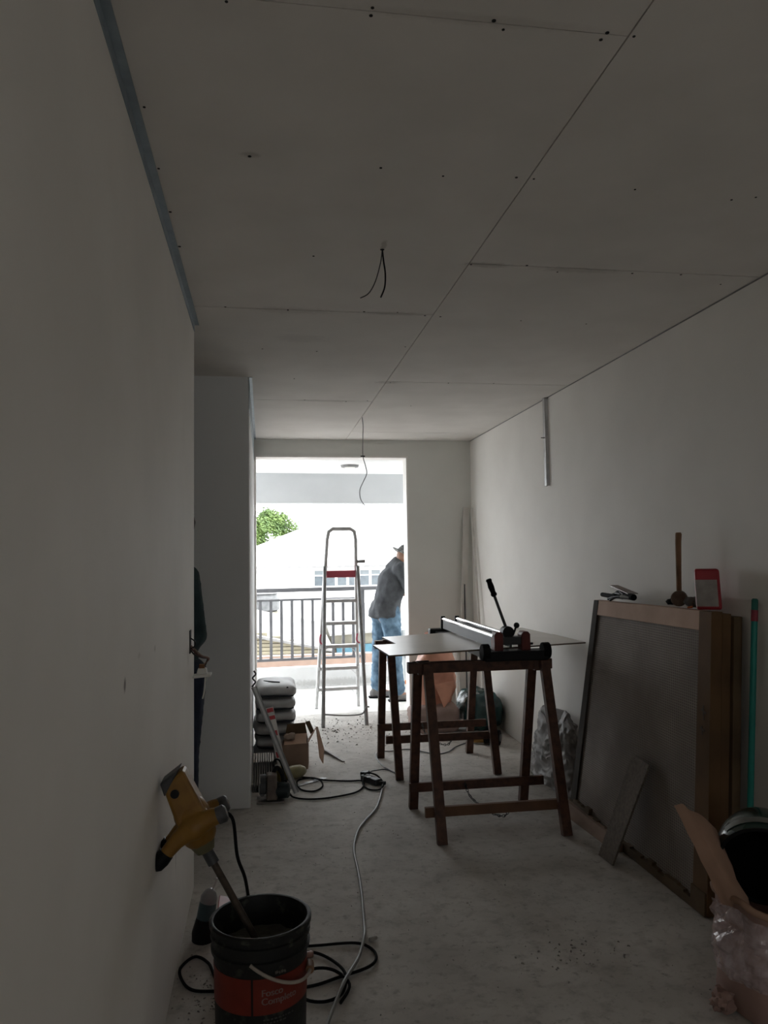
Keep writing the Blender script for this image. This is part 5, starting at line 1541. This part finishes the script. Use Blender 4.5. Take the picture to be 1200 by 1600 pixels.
# roofs below the railing
sd_ = thing('corrugated_shed', (0.4, 14, -5), 'cream corrugated shed with a grey roof beyond the balcony railing', 'shed')
for i in range(14):
    z0 = -0.75 + i * 0.066
    xe = 1.0 if z0 < -0.15 else max(-0.6, 1.0 - (z0 + 0.15) * 3.6)
    MB().hexa([(-1.6, 14.0, z0), (xe, 14.0, z0), (xe, 14.05, z0), (-1.6, 14.05, z0), (-1.6, 13.985, z0 + 0.056), (xe, 13.985, z0 + 0.056), (xe, 14.05, z0 + 0.060), (-1.6, 14.05, z0 + 0.060)]).build('slat', mat('cream_metal', (0.25, 0.225, 0.16), (0.21, 0.19, 0.135), 0.6), sd_)
MB().box((-1.6, 14.06, -5), (1.0, 17.0, -0.15)).build('walls', mat('cream_wall', (0.18, 0.165, 0.13)), sd_)
MB().hexa([(-1.7, 13.85, 0.42), (1.25, 13.85, -0.20), (1.25, 17.2, 0.02), (-1.7, 17.2, 0.68), (-1.7, 13.85, 0.47), (1.25, 13.85, -0.16), (1.25, 17.2, 0.06), (-1.7, 17.2, 0.72)]).build('roof', mat('pale_fibre_cement', (0.22, 0.215, 0.205), (0.12, 0.115, 0.11), 0.85, scale=2), sd_)
bw = thing('brick_parapet', (0.6, 11, -5), 'low red brick parapet just beyond the balcony curb', 'wall')
MB().box((-1.8, 11.02, -5), (2.4, 11.2, 0.115)).build('core', mat('brick_mortar', (0.14, 0.09, 0.065)), bw)
MBR = mat('red_brick', (0.15, 0.050, 0.022), (0.11, 0.038, 0.018), 0.85, scale=6)
random.seed(5)
bproto = None
for row in range(5):
    for i in range(15):
        x = -1.8 + i * 0.28 + (0.14 if row % 2 else 0)
        if x + 0.265 > 2.4:
            continue
        if bproto is None:
            bproto = MB().box((0, 0, 0), (0.265, 0.03, 0.068)).build('brick', MBR, bw)
            q = bproto
        else:
            q = bproto.copy()
            col.objects.link(q)
            q.parent = bw
        q.location = Vector((x, 11.0 + random.uniform(-0.006, 0.006), 0.035 - row * 0.08)) - WL[bw.name]
bh = thing('blue_awning_house', (2.0, 16, -5), 'low house with a blue front beyond the railing post', 'house')
MB().box((1.4, 15.6, -5), (4.5, 18, -0.05)).build('walls', mat('cream_wall2', (0.20, 0.185, 0.14)), bh)
MB().box((1.45, 15.5, -0.62), (2.6, 15.6, -0.26)).build('blue_front', mat('blue_paint', (0.045, 0.12, 0.16), (0.035, 0.10, 0.135), 0.6), bh)
MB().hexa([(1.3, 15.3, -0.06), (4.6, 15.3, 0.10), (4.6, 18.2, 0.35), (1.3, 18.2, 0.35), (1.3, 15.3, -0.02), (4.6, 15.3, 0.14), (4.6, 18.2, 0.40), (1.3, 18.2, 0.40)]).build('roof', MATS['pale_fibre_cement'], bh)
tk = thing('water_tank', (-0.1, 17.5, 0.3), 'grey water tank on the roof seen through the railing bars', 'tank')
MB().lathe([(0.35, 0.28), (0.42, 0.32), (0.42, 0.58), (0.36, 0.66)], 24, Matrix.Translation((-0.05, 17.9, 0.0))).build('tank', mat('tank_grey', (0.12, 0.12, 0.12), (0.07, 0.07, 0.07), 0.7), tk, smooth=True)
MB().lathe([(0.37, 0.66), (0.39, 0.69), (0.2, 0.74), (0.02, 0.75)], 24, Matrix.Translation((-0.05, 17.9, 0.0))).build('lid', MATS['tank_grey'], tk, smooth=True)
MB().lathe([(0.40, 0.0), (0.40, 0.28)], 16, Matrix.Translation((-0.05, 17.9, 0.0))).build('stand', MATS['cream_wall'], tk)
MB().box((-2.4, 17.3, -5), (1.2, 19.0, 0.0)).build('plinth', M_XW, tk)

# tree behind the white house
tr_ = thing('leafy_tree', (0.0, 33, -5), 'bright green leafy tree behind the white hip roof', 'tree')
MB().tube([(0.0, 33, -5), (0.05, 33, -2), (-0.1, 33, 0.5), (0.0, 33, 2.0)], [0.25, 0.2, 0.16, 0.08], 10).build('trunk', mat('bark', (0.12, 0.09, 0.06)), tr_, smooth=True)
random.seed(21)
lf = MB()
clumps = []
for _ in range(130):
    a_, e_ = random.uniform(0, 2 * pi), random.uniform(-0.6, 1.5)
    rr = random.uniform(0.6, 1.0)
    clumps.append(Vector((0.05 + 1.75 * rr * math.cos(a_) * math.cos(e_), 33 + 1.5 * rr * math.sin(a_) * math.cos(e_), 1.9 + 1.55 * rr * math.sin(e_))))
for c_ in clumps:
    for _ in range(190):
        d = Vector((random.gauss(0, 1), random.gauss(0, 1), random.gauss(0, 1))).normalized()
        p = c_ + d * 0.34 * random.random() ** 0.4
        n_ = (d + Vector((random.uniform(-.6, .6), random.uniform(-.6, .6), random.uniform(0, .9)))).normalized()
        t_ = n_.cross(Vector((0.3, 0.5, 0.8))).normalized() * random.uniform(0.04, 0.07)
        u2 = n_.cross(t_).normalized() * random.uniform(0.02, 0.035)
        vs_ = [lf.bm.verts.new(p + q) for q in (t_, u2, -t_, -u2)]
        lf.bm.faces.new(vs_)
lo_ = lf.build('foliage', mat('leaf_green', (0.105, 0.16, 0.034), (0.045, 0.085, 0.018), 0.6, scale=2.5), tr_)
lo_['kind'] = 'stuff'
